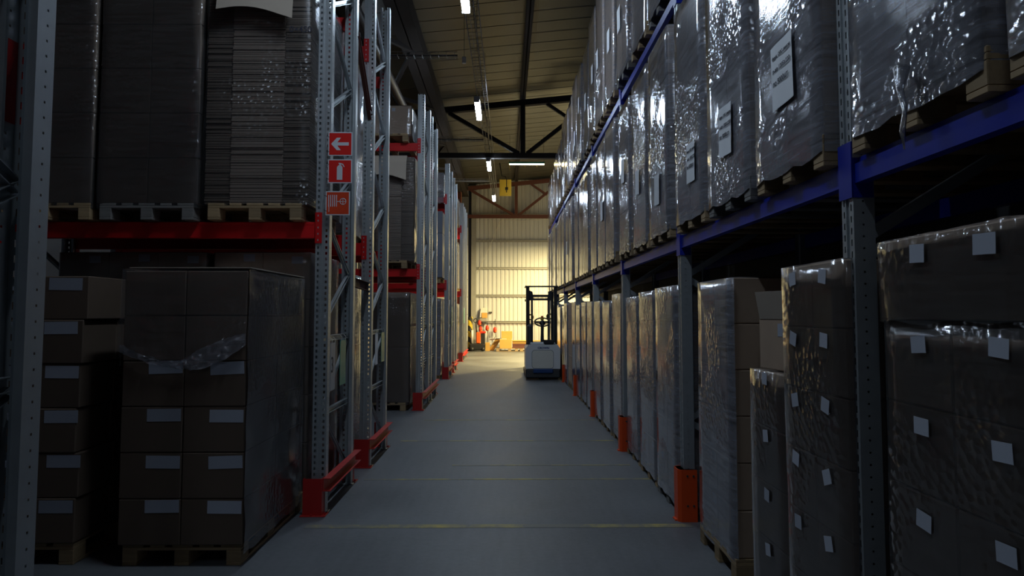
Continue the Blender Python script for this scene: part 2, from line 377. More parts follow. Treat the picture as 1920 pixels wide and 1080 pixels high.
ibeam_y('roof_girder', 'lower dark girder below the roof, hung over the red rack tops', -2.75, 6.75, 0.35, 0.3, 'roof_steel')
o = obj('overhead_pipe', MB().tube([(-2.42, Y0, 6.60), (-2.42, 31.5, 6.60)], 0.09, 12).mesh('overhead_pipe', 'grey_pipe', True))
tag(o, 'round dull grey pipe running under the roof beside the deep girder', 'pipe')
for i, yy in enumerate((9.5, 16.0)):
    mb = MB()
    for k in range(5): mb.bar((-2.05 , yy - 1.6 + k * 1.5, 6.5), (-1.95, yy - 1.0 + k * 1.5, 7.15), 0.07, 0.07)
o = thing('girder_bracing', 'dark diagonal steel bracing between the deep girder and lower girder', 'bracing')
for k in range(12):
    a, b = ((-1.95, 7.2), (-2.75, 6.9)) if k % 2 == 0 else ((-2.75, 6.9), (-1.95, 7.2))
    part('brace', MB().bar((a[0], 6 + k * 2.0, a[1]), (b[0], 8 + k * 2.0, b[1]), 0.08, 0.08), 'roof_steel', o)
for i, yy in enumerate((19.45, 30.6)):
    c = obj('roof_column', MB().box(-2.25, -2.21, yy - .15, yy + .15, 0, 7.2).box(-2.03, -1.99, yy - .15, yy + .15, 0, 7.2).box(-2.21, -2.03, yy - 0.01, yy + 0.01, 0, 7.2).mesh('roof_column', 'roof_steel' if i == 0 else 'brick_red'))
    tag(c, ('dark steel column rising between the third and fourth red racks', 'rust red column standing beside the pale back wall')[i], 'column')

# ------------------------------------------------------------------ lamps and cable trays
def led_lamp(x, y, z, label, tz, L=1.36, dm='led_diffuser'):
    r = thing('linear_lamp', label, 'ceiling lamp', (x, y, z), 0, 'linear lamps in a row over the aisle')
    part('housing', MB().cbox(-0.06, 0.06, -L / 2, L / 2, 0.03, 0.09, 0.012), 'lamp_housing', r)
    prof = [(-0.058, 0.03)] + [(0.058 * math.cos(PI + PI * i / 8), 0.03 + 0.065 * math.sin(PI + PI * i / 8)) for i in range(1, 8)] + [(0.058, 0.03)]
    part('diffuser', MB().prism(prof, 'y', -L / 2 + 0.02, L / 2 - 0.02), dm, r, True)
    for s in (-1, 1):
        part('end_cap', MB().cbox(-0.06, 0.06, s * (L / 2 - 0.01) - 0.012, s * (L / 2 - 0.01) + 0.012, -0.035, 0.09, 0.006), 'lamp_housing', r)
        part('hanger', MB().tube([(0, s * L * 0.36, 0.09), (0, s * L * 0.36, tz - z)], 0.005, 6), 'wire_steel', r)
led_lamp(-0.58, 3.9, 6.1, 'linear lamp overhead, hung before the row of visible lamps', 6.42)
led_lamp(-0.58, -1.2, 6.1, 'linear lamp overhead at the closed end of the aisle', 6.42, dm='dim_led')
led_lamp(-0.58, 9.05, 6.1, 'bright linear lamp at the top edge, first along the cable tray', 6.42)
led_lamp(-0.60, 14.57, 6.1, 'bright linear lamp crossing the dark truss, second along the cable tray', 6.42)
led_lamp(-0.50, 20.1, 6.1, 'bright linear lamp just under the dark truss, third along the tray', 6.42)
led_lamp(-0.45, 25.75, 6.1, 'small bright linear lamp beside the yellow board, last along the tray', 6.42)
def tray(name, label, p, q, w=0.22, step=0.16):
    p = Vector(p); q = Vector(q); d = (q - p).normalized(); s = d.cross(Vector((0, 0, 1))).normalized(); L = (q - p).length
    r = thing(name, label, 'cable tray', p)
    for a in (-0.5, -0.17, 0.17, 0.5): part('side_wire', MB().tube([s * a * w, q - p + s * a * w], 0.006, 5), 'wire_steel', r)
    for a in (-0.5, 0.5): part('side_wire', MB().tube([s * a * w + Vector((0, 0, .06)), q - p + s * a * w + Vector((0, 0, .06))], 0.006, 5), 'wire_steel', r)
    mb = MB(); n = int(L / step)
    for i in range(n + 1):
        c = d * (i * step); mb.tube([c - s * w / 2 + Vector((0, 0, .06)), c - s * w / 2, c + s * w / 2, c + s * w / 2 + Vector((0, 0, .06))], 0.004, 4)
    part('rung', mb, 'wire_steel', r, kind='stuff')
    part('cable', MB().tube([s * 0.03 + Vector((0, 0, .02)), q - p + s * 0.03 + Vector((0, 0, .02))], 0.018, 6), 'black_plastic', r)
    k = 2.0
    while k < L:
        part('hanger_rod', MB().tube([d * k, d * k + Vector((0, 0, roof_z(p.x) - p.z))], 0.005, 5), 'wire_steel', r); k += 4.0
tray('cable_tray', 'wire cable tray running along the aisle above the bright lamps', (-0.60, -1.9, 6.42), (-0.44, 27.5, 6.42))
tray('cable_tray', 'wire cable tray crossing from the red racks to the second lamp', (-2.6, 13.2, 6.75), (-0.95, 13.2, 6.75))
tray('cable_tray', 'wire cable tray crossing from the dark column to the third lamp', (-2.6, 18.9, 6.55), (-0.6, 18.9, 6.55))
tray('cable_tray', 'wire cable tray crossing under the roof beside the last lamp', (-2.6, 26.6, 6.9), (-0.5, 26.6, 6.9))
# warm batten across the aisle
r = thing('warm_lamp', 'warm white tube lamp hung crosswise beyond the dark truss', 'ceiling lamp', (0.75, 24.0, 7.0))
part('housing', MB().cbox(-0.64, 0.64, -0.05, 0.05, 0.02, 0.08, 0.01), 'placard_green', r)
part('tube', MB().tube([(-0.62, 0, 0), (0.62, 0, 0)], 0.028, 10), 'warm_diffuser', r, True)
for s in (-0.6, 0.6): part('hanger', MB().tube([(s, 0, 0.08), (s, 0, 1.05)], 0.006, 6), 'wire_steel', r)
for x in (-0.62, -0.45, -0.08, 0.35): part('loose_wire', MB().tube([(x, -0.02, 0), (x + 0.02, -0.03, -0.12 if x > -0.6 else -0.25)], 0.004, 5), 'yellow_paint', r)
# neighbouring-aisle lamps
for i, (x, y, z) in enumerate(((-3.2, 10.5, 6.9), (-3.4, 15.5, 6.95))):
    r = thing('side_aisle_lamp', ('linear lamp lighting the cross aisle behind the first red racks', 'linear lamp lighting the cross aisle behind the second red racks')[i], 'ceiling lamp', (x, y, z))
    part('housing', MB().cbox(-0.6, 0.6, -0.05, 0.05, 0.02, 0.08, 0.01), 'lamp_housing', r)
    part('diffuser', MB().tube([(-0.58, 0, 0), (0.58, 0, 0)], 0.035, 10), 'far_led', r, True)
    for s in (-0.5, 0.5): part('hanger', MB().tube([(s, 0, 0.08), (s, 0, roof_z(x + s) - z)], 0.005, 6), 'wire_steel', r)
# warm high-bay lamps in the loading bay past the blue rack (they light the back wall and far floor)
def highbay(x, y, z, power, label, up=False):
    r = thing('bay_lamp', label, 'bay lamp', (x, y, z))
    prof = [(0.05, 0.42), (0.10, 0.40), (0.12, 0.22), (0.24, 0.0), (0.25, 0.0), (0.13, 0.24), (0.11, 0.42)]
    n = 20; mb = MB(); vs = [(rr * math.cos(2 * PI * k / n), rr * math.sin(2 * PI * k / n), zz) for rr, zz in prof for k in range(n)]; fs = []
    for i in range(len(prof) - 1):
        for k in range(n): fs.append((i * n + k, i * n + (k + 1) % n, (i + 1) * n + (k + 1) % n, (i + 1) * n + k))
    mb.add(vs, fs); part('shade', mb, 'lamp_housing', r, True)
    part('bulb', MB().tube([(0, 0, 0.40), (0, 0, 0.30), (0, 0, 0.12), (0, 0, 0.08)], [0.03, 0.06, 0.06, 0.02], 12), 'warm_bulb', r, True)
    part('hanger', MB().tube([(0, 0, 0.40), (0, 0, roof_z(x) - z)], 0.008, 6), 'wire_steel', r)
    if up:
        l = bpy.data.lights.new('added_roof_light', 'POINT'); l.energy = power; l.color = WARM_COLOR; l.shadow_soft_size = 0.05
        lo = bpy.data.objects.new('added_roof_light', l); COL.objects.link(lo); lo.parent = r; lo.location = (0, 0, -0.05); return
    l = bpy.data.lights.new('bay_light', 'AREA'); l.shape = 'DISK'; l.size = 0.42; l.energy = power; l.color = WARM_COLOR
    lo = bpy.data.objects.new('bay_light', l); COL.objects.link(lo); lo.parent = r; lo.location = (0, 0, -0.02)
highbay(3.4, 25.3, 5.0, WARM_POWER * 1.5, 'warm bay lamp hidden past the end of the blue rack')
highbay(2.6, 29.3, 5.0, WARM_POWER * 0.45, 'warm bay lamp hidden behind the rack close to the back wall')
highbay(2.7, 26.2, 7.1, 38.0, 'small unseen warm lamp added to light the yellow board and roof', up=True)  # added lamp, out of view, to brighten the yellow board and roof

# yellow sign with a hook, hanging under the far truss
r = thing('hanging_board', 'square yellow board hanging under the roof beside the last lamp', 'sign', (0, 28.6, 0))
part('board', MB().cbox(-0.26, 0.24, -0.01, 0.01, 6.66, 7.36, 0.004), 'sign_yellow', r)
for s in (-0.2, 0.18): part('hanger', MB().tube([(s, 0, 7.36), (s, 0, 8.0)], 0.006, 6), 'wire_steel', r)
r = thing('hanging_plug', 'black plug hanging on a cable in front of the yellow board', 'plug', (0.04, 28.3, 0))
part('cable', MB().tube([(-0.3, 0, 8.05), (-0.2, 0, 7.45), (-0.05, 0, 7.43), (0, 0, 7.3), (0, 0, 6.98)], 0.018, 8), 'black_plastic', r, True)
part('body', MB().cbox(-0.06, 0.06, -0.05, 0.05, 6.86, 6.98, 0.015), 'black_plastic', r)
part('nozzle', MB().tube([(0, 0, 6.86), (0, 0, 6.76)], 0.02, 8), 'black_plastic', r, True)
r = thing('sprinkler_head', 'small shiny fitting hung beside the crossing tray by the second lamp', 'fitting', (-0.82, 13.2, 6.78))
part('body', MB().cbox(-0.04, 0.04, -0.04, 0.04, -0.16, -0.03, 0.012), 'white_plastic', r)
part('rod', MB().tube([(0, 0, -0.03), (0, 0, roof_z(-0.82) - 6.78)], 0.005, 6), 'wire_steel', r)

# ------------------------------------------------------------------ pallets
def pallet_meshes(mat):
    d = {}
    d['top_board'] = MB().cbox(-0.07, 0.07, -0.6, 0.6, 0.122, 0.144, 0.003).mesh('top_board', mat)
    d['top_slim_board'] = MB().cbox(-0.05, 0.05, -0.6, 0.6, 0.122, 0.144, 0.003).mesh('top_board', mat)
    d['cross_board'] = MB().cbox(-0.4, 0.4, -0.07, 0.07, 0.1, 0.122, 0.003).mesh('cross_board', mat)
    d['block'] = MB().cbox(-0.05, 0.05, -0.07, 0.07, 0.022, 0.1, 0.003).mesh('block', mat)
    d['bottom_board'] = MB().cbox(-0.05, 0.05, -0.6, 0.6, 0.0, 0.022, 0.003).mesh('bottom_board', mat)
    return d
PM = {m: pallet_meshes(m) for m in ('pallet_wood', 'grey_pallet_wood')}
def pallet(x, y, z, rz, label, group=None, mat='pallet_wood', full=True):
    """1.2 x 0.8 pallet, the 0.8 m end facing local -y"""
    r = thing('wooden_pallet', label, 'pallet', (x, y, z), rz, group); d = PM[mat]
    for i, xx in enumerate((-0.33, -0.165, 0, 0.165, 0.33)): obj('top_board', d['top_board' if i % 2 == 0 else 'top_slim_board'], r, (xx, 0, 0))
    for yy in (-0.53, 0, 0.53): obj('cross_board', d['cross_board'], r, (0, yy, 0))
    for xx in (-0.35, 0, 0.35):
        obj('bottom_board', d['bottom_board'], r, (xx, 0, 0))
        for yy in (-0.53, 0, 0.53): obj('block', d['block'], r, (xx, yy, 0))
    return r

# ------------------------------------------------------------------ film
def film_mesh(w, d, h, seed, mat, hem=0.05, amp=0.012, z0=0.0, topcap=True, rag=0.03, openend=False):
    """closed skirt of film around a w x d x h stack, standing a few millimetres off it, wrinkled outwards, ragged hem"""
    pts = []; c = 0.02; g = 0.006; W2 = w / 2 + g; D2 = d / 2 + g
    def side(a, b, n):
        for i in range(n): pts.append((a[0] + (b[0] - a[0]) * i / n, a[1] + (b[1] - a[1]) * i / n))
    nx = max(5, int(w / 0.09)); ny = max(5, int(d / 0.12))
    side((-W2 + c, -D2), (W2 - c, -D2), nx); side((W2 - c, -D2), (W2, -D2 + c), 2); side((W2, -D2 + c), (W2, D2 - c), ny); side((W2, D2 - c), (W2 - c, D2), 2)
    side((W2 - c, D2), (-W2 + c, D2), nx); side((-W2 + c, D2), (-W2, D2 - c), 2); side((-W2, D2 - c), (-W2, -D2 + c), ny); side((-W2, -D2 + c), (-W2 + c, -D2), 2)
    n = len(pts); nz = max(8, int(h / 0.11)); vs = []; fs = []
    sv = Vector((seed * 3.7, seed * 1.9, seed * 5.3))
    for j in range(nz + 1):
        t = j / nz
        for i, (x, yv) in enumerate(pts):
            z = z0 + (h - z0) * t
            q = Vector((x * 3.0, yv * 3.0, z * 2.0)) + sv
            a = max(0.0, noise.noise(q * 0.6) + 0.45 + 0.22 * noise.noise(Vector((x * 7, yv * 7, z * 9)) + sv)) * amp * 0.6
            if t < 0.14: a += (0.14 - t) / 0.14 * 0.012 * max(0.0, noise.noise(Vector((x * 14, yv * 14, z * 10)) + sv) + 0.3)
            if j == 0:
                z += -hem + rag * noise.noise(Vector((x * 6, yv * 6, 0)) + sv) ; a *= 0.3
            L = math.hypot(x, yv) or 1
            ox = math.copysign(1, x) if abs(abs(x) - W2) < c * 1.01 else 0; oy = math.copysign(1, yv) if abs(abs(yv) - D2) < c * 1.01 else 0
            vs.append((x + ox * a, yv + oy * a, z))
    for j in range(nz):
        for i in range(n):
            if openend and min(pts[i][0], pts[(i + 1) % n][0]) > W2 - 0.001: continue
            fs.append((j * n + i, j * n + (i + 1) % n, (j + 1) * n + (i + 1) % n, (j + 1) * n + i))
    if topcap:
        o = len(vs)
        for s in (0.93, 0.5):
            for (x, yv) in pts: vs.append((x * s, yv * s, h + 0.004 + 0.012 * abs(noise.noise(Vector((x * 9 * s, yv * 9 * s, seed))))))
        vs.append((0, 0, h + 0.006))
        for i in range(n):
            k = (i + 1) % n
            fs += [(nz * n + i, nz * n + k, o + k, o + i), (o + i, o + k, o + n + k, o + n + i), (o + n + i, o + n + k, len(vs) - 1)]
    mb = MB(); mb.v = vs; mb.f = fs
    return mb.mesh('stretch_film', mat, True, fix=False)

def carton_mesh(w, d, h, mat, c=0.006, flapline=True):
    return cached(('carton', round(w, 3), round(d, 3), round(h, 3), mat), lambda: MB().cbox(-w / 2, w / 2, -d / 2, d / 2, 0.001, h - 0.002, c).mesh('carton', mat))
def label_mesh(w, h, mat='label_paper'):
    return cached(('label', w, h, mat), lambda: MB().box(-w / 2, w / 2, -0.0009, 0, -h / 2, h / 2).mesh('paper_label', mat))
def text(body, size, parent, loc, rot, mat='ink', align='LEFT', bold=0.0, name='lettering'):
    cu = bpy.data.curves.new(name, 'FONT'); cu.body = body; cu.size = size; cu.align_x = align; cu.align_y = 'CENTER'; cu.offset = bold; cu.extrude = 0.0004
    cu.materials.append(MATS[mat]); tmp = bpy.data.objects.new(name, cu); COL.objects.link(tmp)
    me = bpy.data.meshes.new_from_object(tmp.evaluated_get(bpy.context.evaluated_depsgraph_get()))
    bpy.data.objects.remove(tmp); bpy.data.curves.remove(cu)
    o = bpy.data.objects.new(name, me); COL.objects.link(o)
    o.location = loc; o.rotation_euler = rot; o.parent = parent; return o

def stack_cartons(r, w, d, h, cols, deep, rows, mat, stickers=None, jit=0.004, skip=(), srows=99):
    """cartons as children of r; front faces local -y.  stickers: (w, h, [x fractions of carton width], z offset from carton top, tilt)"""
    cw = w / cols; cd = d / deep; ch = h / rows
    me = carton_mesh(cw - 0.004, cd - 0.004, ch, mat)
    for k in range(rows):
        for i in range(cols):
            for j in range(deep):
                if (i, j, k) in skip: continue
                if 0 < i < cols - 1 and 0 < j < deep - 1 and k < rows - 1: continue
                o = obj('carton', me, r, (-w / 2 + (i + 0.5) * cw + random.uniform(-jit, jit) * 0.5, -d / 2 + (j + 0.5) * cd + (random.uniform(0, jit) if j == 0 else 0), k * ch))
                if stickers and j == 0 and k < srows:
                    sw, sh, xs, zo, tl = stickers[:5]; so = stickers[5] if len(stickers) > 5 else 0.0012
                    for fx in xs:
                        obj('paper_label', label_mesh(sw, sh), o, ((fx - 0.5) * cw, -cd / 2 - so + 0.0024, ch - zo + random.uniform(-.012, .012)), rot=(0, random.uniform(-tl, tl), 0))

def wrapped_load(label, x, y, z, rz, w, d, h, cols, deep, rows, group=None, mat='cardboard', film='stretch_film', stickers=None, hem=0.05, seed=0, amp=0.012, sheet=None, rag=0.03, name='shrink_wrapped_load', zfilm=0.0, nofilm=False, srows=99, openend=False):
    r = thing(name, label, 'wrapped load', (x, y, z), rz, group)
    stack_cartons(r, w, d, h, cols, deep, rows, mat, stickers, srows=srows)
    if not nofilm:
        me = cached(('film', round(w, 3), round(d, 3), round(h, 3), seed, film, hem, zfilm, amp, openend), lambda: film_mesh(w, d, h, seed + 1, film, hem, amp, zfilm, True, rag, openend))
        obj('stretch_film', me, r)
    if sheet:
        sx, sz, sw, sh, txt = sheet
        s = obj('paper_sheet', cached(('sheet', sw, sh), lambda: sheet_mesh(sw, sh)), r, (sx, -d / 2 - 0.024, sz), rot=(0, random.uniform(-0.05, 0.05), 0))
        if txt:
            for q, (ln, sz_) in enumerate(txt):
                text(ln, sz_, s, (-sw * 0.40, -0.004, sh * (0.30 - 0.2 * q)), (PI / 2, 0, 0), bold=0.0007)
    return r
def sheet_mesh(w, h):
    mb = MB(); n = 8
    for t in (0, 0.0012):
        for i in range(n):
            x0 = -w / 2 + w * i / n; x1 = -w / 2 + w * (i + 1) / n
            mb.quad((x0, -0.002 * math.sin(i * 0.8) + t, -h / 2), (x1, -0.002 * math.sin((i + 1) * 0.8) + t, -h / 2), (x1, -0.002 * math.sin((i + 1) * 0.8) + t, h / 2), (x0, -0.002 * math.sin(i * 0.8) + t, h / 2))
    return mb.mesh('paper_sheet', 'paper', True, fix=False)

# ------------------------------------------------------------------ rack components
def upright_mesh(H, w=0.12, d=0.085, pitch=0.05, sw=0.018, sh=0.024, stag=False, mat='galvanised', thin=False):
    """open C profile with real slot rows in its face (at y = 0, facing -y) and a hole row in each web"""
    mb = MB(); c = w * 0.29; n = int(H / pitch)
    xs = [-w / 2, -c - sw / 2, -c + sw / 2, -0.014, 0.014, c - sw / 2, c + sw / 2, w / 2]
    for a, b, yy in ((0, 1, 0), (2, 3, 0), (4, 5, 0), (6, 7, 0), (3, 4, 0.008)):
        mb.quad((xs[a], yy, 0), (xs[b], yy, 0), (xs[b], yy, H), (xs[a], yy, H))
    for x in (xs[3], xs[4]): mb.quad((x, 0, 0), (x, 0.008, 0), (x, 0.008, H), (x, 0, H))
    for a, off in ((1, 0.0), (5, 0.025 if stag else 0.0)):
        z = 0.0
        for k in range(n + 1):
            z1 = min(H, k * pitch + off + pitch / 2 - sh / 2)
            if z1 > z: mb.quad((xs[a], 0, z), (xs[a + 1], 0, z), (xs[a + 1], 0, z1), (xs[a], 0, z1))
            z = z1 + sh
            if z >= H: break
    for sx in (-1, 1):
        x = sx * w / 2
        ys = [0, d * 0.45 - 0.004, d * 0.45 + 0.004, d]
        for a in (0, 2): mb.quad((x, ys[a], 0), (x, ys[a + 1], 0), (x, ys[a + 1], H), (x, ys[a], H))
        z = 0.0
        for k in range(n):
            z1 = k * pitch + pitch / 2 - 0.004
            mb.quad((x, ys[1], z), (x, ys[2], z), (x, ys[2], z1), (x, ys[1], z1)); z = z1 + 0.008
        mb.quad((x, ys[1], z), (x, ys[2], z), (x, ys[2], H), (x, ys[1], H))
        mb.quad((x, d, 0), (x - sx * 0.03, d, 0), (x - sx * 0.03, d, H), (x, d, H))
        mb.quad((x - sx * 0.03, d, 0), (x - sx * 0.03, d + 0.012, 0), (x - sx * 0.03, d + 0.012, H), (x - sx * 0.03, d, H))
    return mb.mesh('upright', mat, fix=False)
UP_L = upright_mesh(5.68)
UP_R = upright_mesh(4.75, 0.10, 0.09, 0.05, 0.009, 0.027, stag=True)
def channel(p, q, w=0.045, h=0.03, out=(1, 0, 0)):
    """C channel between two points"""
    mb = MB(); o = Vector(out) * h / 2
    p = Vector(p); q = Vector(q); d = (q - p).normalized(); s = d.cross(Vector(out)).normalized() * (w / 2)
    mb.bar(p - o, q - o, w, 0.004, up=out); mb.bar(p + s, q + s, 0.004, h, up=out); mb.bar(p - s, q - s, 0.004, h, up=out)
    return mb
def red_beam_mesh(L):
    def f():
        mb = MB().cbox(-L, 0, -0.022, 0.022, -0.145, 0, 0.006)
        mb.box(-L, 0, -0.024, -0.022, -0.025, -0.005)
        return mb.mesh('beam', 'beam_red')
    return cached(('rb', L), f)
def connector_mesh(mat, w=0.055, h=0.27):
    def f():
        return MB().box(-w, 0.006, -0.035, -0.028, -h * 0.62, h * 0.38).box(-w, -w + 0.006, -0.035, 0.03, -h * 0.62, h * 0.38).mesh('connector', mat)
    return cached(('conn', mat, w, h), f)
def rivet_mesh():
    def f():
        mb = MB()
        for z in (-0.14, -0.085, -0.03, 0.03, 0.075): mb.box(-0.032, -0.022, -0.0365, -0.035, z - 0.008, z + 0.008)
        return mb.mesh('rivets', 'galvanised')
    return cached('rivet', f)

def left_rack(x0, yf, yr, label, levels=(2.50, 4.78), bays=1, front_levels=None, horiz=(0.2, 0.85, 1.5), extra_frames=True):
    r = thing('pallet_rack', label, 'rack', (x0, yf, 0)); D = yr - yf
    for b in range(bays + (1 if extra_frames else 0)):
        bx = -2.83 * b
        obj('upright', UP_L, r, (bx, 0, 0)); obj('upright', UP_L, r, (bx, D, 0), PI)
        for yy in (0.03, D - 0.03): part('foot_plate', MB().cbox(-0.08, 0.08, -0.06, 0.06, 0.0, 0.008, 0.002), 'galvanised', r, loc=(bx, yy, 0))
        for z in horiz: part('brace', channel((bx, 0.05, z - 0.02), (bx, D - 0.05, z - 0.02)), 'galvanised', r)
        zs = 1.62; up = True; ya, yb = 0.06, D - 0.06
        z = zs; k = 0
        while z < 5.3:
            z2 = min(z + 0.475, 5.6)
            part('brace', channel((bx, ya if k % 2 == 0 else yb, z), (bx, yb if k % 2 == 0 else ya, z2), 0.04, 0.028), 'galvanised', r)
            z = z2; k += 1
        for (za, zb, s) in ((0.86, 1.46, 0), (0.22, 0.83, 1)):
            part('brace', channel((bx, ya if s == 0 else yb, za), (bx, yb if s == 0 else ya, zb), 0.03, 0.02), 'galvanised', r)
    L = 2.71
    for b in range(bays):
        for lv in levels:
            for yy, rz in ((0.024, 0), (D - 0.024, 0)):
                bo = obj('beam', red_beam_mesh(L), r, (-0.06 - 2.83 * b, yy, lv))
                c1 = obj('connector', connector_mesh('beam_red'), bo, (0.05, 0 if yy < 0.5 else 0.0, -0.02), rot=(0, 0, 0 if yy < .5 else 0))
                if yy > 0.5: c1.scale = (1, -1, 1)
                else: obj('rivet_row', rivet_mesh(), bo, (0.05, 0, -0.02))
                c2 = obj('connector', connector_mesh('beam_red'), bo, (-L - 0.05, 0, -0.02)); c2.scale = (-1, 1 if yy < .5 else -1, 1)
    return r
NEAR = left_rack(-1.535, 1.12, 2.20, 'red-beamed rack whose thick galvanised upright stands close to the viewer', bays=1)
RB = left_rack(-1.60, 5.95, 7.0, 'red-beamed rack whose end frame carries the fire signs')
RB2 = left_rack(-1.57, 7.72, 8.78, 'red-beamed rack standing back to back with the fire sign rack')
RC = left_rack(-1.53, 12.2, 13.25, 'red-beamed rack past the first cross aisle, on its front side')
RC2 = left_rack(-1.53, 13.6, 14.62, 'red-beamed rack past the first cross aisle, on its rear side')
RD = left_rack(-1.55, 17.95, 19.05, 'distant red-beamed rack past the second cross aisle, front side')
RD2 = left_rack(-1.55, 19.85, 20.9, 'distant red-beamed rack past the second cross aisle, rear side')
RE = left_rack(-1.58, 24.4, 25.4, 'last red-beamed rack before the pale back wall, front side')
RE2 = left_rack(-1.58, 25.9, 26.9, 'last red-beamed rack before the pale back wall, rear side')
# row spacers between back-to-back frames (parts of the front rack)
for rk, z0, z1 in ((RB, 2.02, 2.0), (RB, 4.62, 3.95)):
    part('row_spacer', channel((0.045, 1.05, z0), (0.045, 1.79, z1), 0.09, 0.04), 'rust_steel', rk, label='brownish red row spacer')
# green placards and other small boards tied to the frames
def placard(label, x, y, z, w, h, mat='placard_green', rx=0.0, rz=PI / 2):
    r = thing('aisle_placard', label, 'placard', (x, y, z), rz)
    part('board', MB().cbox(-w / 2, w / 2, -0.003, 0.003, -h, 0, 0.001), mat, r)
    for s in (-1, 1): part('cable_tie', MB().tube([(s * w * 0.35, -0.004, -0.01), (s * w * 0.35, -0.01, 0.03), (s * w * 0.35, 0.012, 0.05)], 0.003, 5), 'white_plastic', r)
    return r
placard('green placard hung on the brace of the fire sign rack', -1.55, 6.55, 1.45, 0.22, 0.42)
placard('green placard hung on the second red-guarded rack frame', -1.52, 8.5, 1.47, 0.22, 0.36)
placard('green placard on the frame of the first rack beyond the cross aisle', -1.47, 18.75, 1.9, 0.22, 0.55)
placard('green placard on the frame of the last rack before the back wall', -1.52, 25.1, 1.9, 0.22, 0.55)
p = placard('grey card with a handwritten 3 inside the fire sign rack frame', -1.54, 6.13, 1.44, 0.16, 0.42, 'lamp_housing')
text('3', 0.2, p, (-0.03, -0.005, -0.2), (PI / 2, 0, 0), align='CENTER')
placard('crumpled pale paper hung on the upright of the second rack frame', -1.50, 7.98, 1.47, 0.14, 0.36, 'paper')

# rack end guards (red)
def rack_guard(x, ya, yb, label):
    r = thing('rack_end_guard', label, 'rack guard', (x, ya, 0), 0, 'red guards at the rack ends')
    L = yb - ya
    def post(yy, s):
        mb = MB().box(-0.085, 0.075, -0.006, 0.0, 0, 0.31).box(0.069, 0.075, 0.0, 0.11, 0, 0.31).box(-0.085, -0.079, 0.0, 0.04, 0, 0.31)
        o = part('post', mb, 'guard_red', r, loc=(0, yy, 0)); o.scale = (1, s, 1)
        part('foot_plate', MB().cbox(-0.105, 0.11, -0.03, 0.11, 0, 0.008, 0.002).box(-0.02, 0.0, -0.025, -0.01, 0.008, 0.02).box(0.085, 0.1, 0.03, 0.045, 0.008, 0.02), 'guard_red', r, loc=(0, yy, 0)).scale = (1, s, 1)
    post(0, 1); post(L, -1)
    rail = MB().box(0.076, 0.14, 0.02, L + 0.02, 0.302, 0.308).box(0.076, 0.14, 0.02, L + 0.02, 0.200, 0.206).box(0.076, 0.082, 0.02, L + 0.02, 0.206, 0.302)
    part('rail', rail, 'guard_red', r)
rack_guard(-1.62, 5.86, 7.09, 'red steel guard at the foot of the fire sign rack')
rack_guard(-1.59, 7.66, 8.87, 'red steel guard at the foot of the second rack frame')
rack_guard(-1.545, 12.13, 14.68, 'long red steel guard spanning the rack pair past the first cross aisle')
rack_guard(-1.56, 17.88, 19.12, 'red steel guard at the rack past the second cross aisle')
rack_guard(-1.56, 19.78, 20.97, 'small red guard behind the one at the second cross aisle')
rack_guard(-1.595, 24.33, 26.95, 'red steel guard at the last rack by the yellow-lit floor')

# ------------------------------------------------------------------ right-hand rack (blue beams)
BAY = 2.85; OFF = 0.05; XF = 1.47; NB = 8
L1, L2 = 2.36, 4.53
rr = thing('pallet_rack', 'long blue-beamed rack filled with film-wrapped loads along the aisle', 'rack', (XF, 0, 0))
def blue_beam(L):
    def f():
        # stepped box beam, local x along the beam, front faces -y
        prof = [(-0.02, -0.11), (0.03, -0.11), (0.03, 0.0), (0.0, 0.0), (0.0, -0.028), (-0.02, -0.028)]
        mb = MB().prism(prof, 'x', 0, L); return mb.mesh('beam', 'beam_blue')
    return cached(('bb', L), f)
def sleeve():
    return cached('sleeve', lambda: MB().box(-0.056, 0.056, -0.008, -0.002, -0.17, 0.07).box(-0.056, -0.050, -0.008, 0.085, -0.17, 0.0).box(0.050, 0.056, -0.008, 0.085, -0.17, 0.0).mesh('connector', 'beam_blue'))
for n in range(NB + 1):
    yy = n * BAY + OFF
    obj('upright', UP_R, rr, (0, yy, 0), -PI / 2); obj('upright', UP_R, rr, (1.1, yy, 0), PI / 2)
    for xx in (0.04, 1.06): part('foot_plate', MB().cbox(-0.06, 0.06, -0.07, 0.07, 0, 0.008, 0.002), 'galvanised', rr, loc=(xx, yy, 0))
    for k, (a, za, b, zb) in enumerate(((0.06, 2.02, 1.04, 2.62), (0.06, 2.0, 1.04, 1.40), (0.06, 0.82, 1.04, 1.40), (0.06, 0.8, 1.04, 0.25), (0.06, 3.2, 1.04, 2.62), (0.06, 3.2, 1.04, 3.8), (0.06, 4.4, 1.04, 3.8))):
        part('brace', channel((a, yy, za), (b, yy, zb), 0.045, 0.03, out=(0, 1, 0)), 'galvanised', rr)
    for lv in (L1, L2):
        obj('connector', sleeve(), rr, (0, yy, lv), -PI / 2)
        for bz in ((-0.09, -0.02)): pass
    if n < NB:
        for lv in (L1, L2):
            L = BAY - 0.11
            obj('beam', blue_beam(L), rr, (0.025, yy + 0.055 + L, lv), -PI / 2)
            obj('beam', blue_beam(L), rr, (1.075, yy + 0.055, lv), PI / 2)
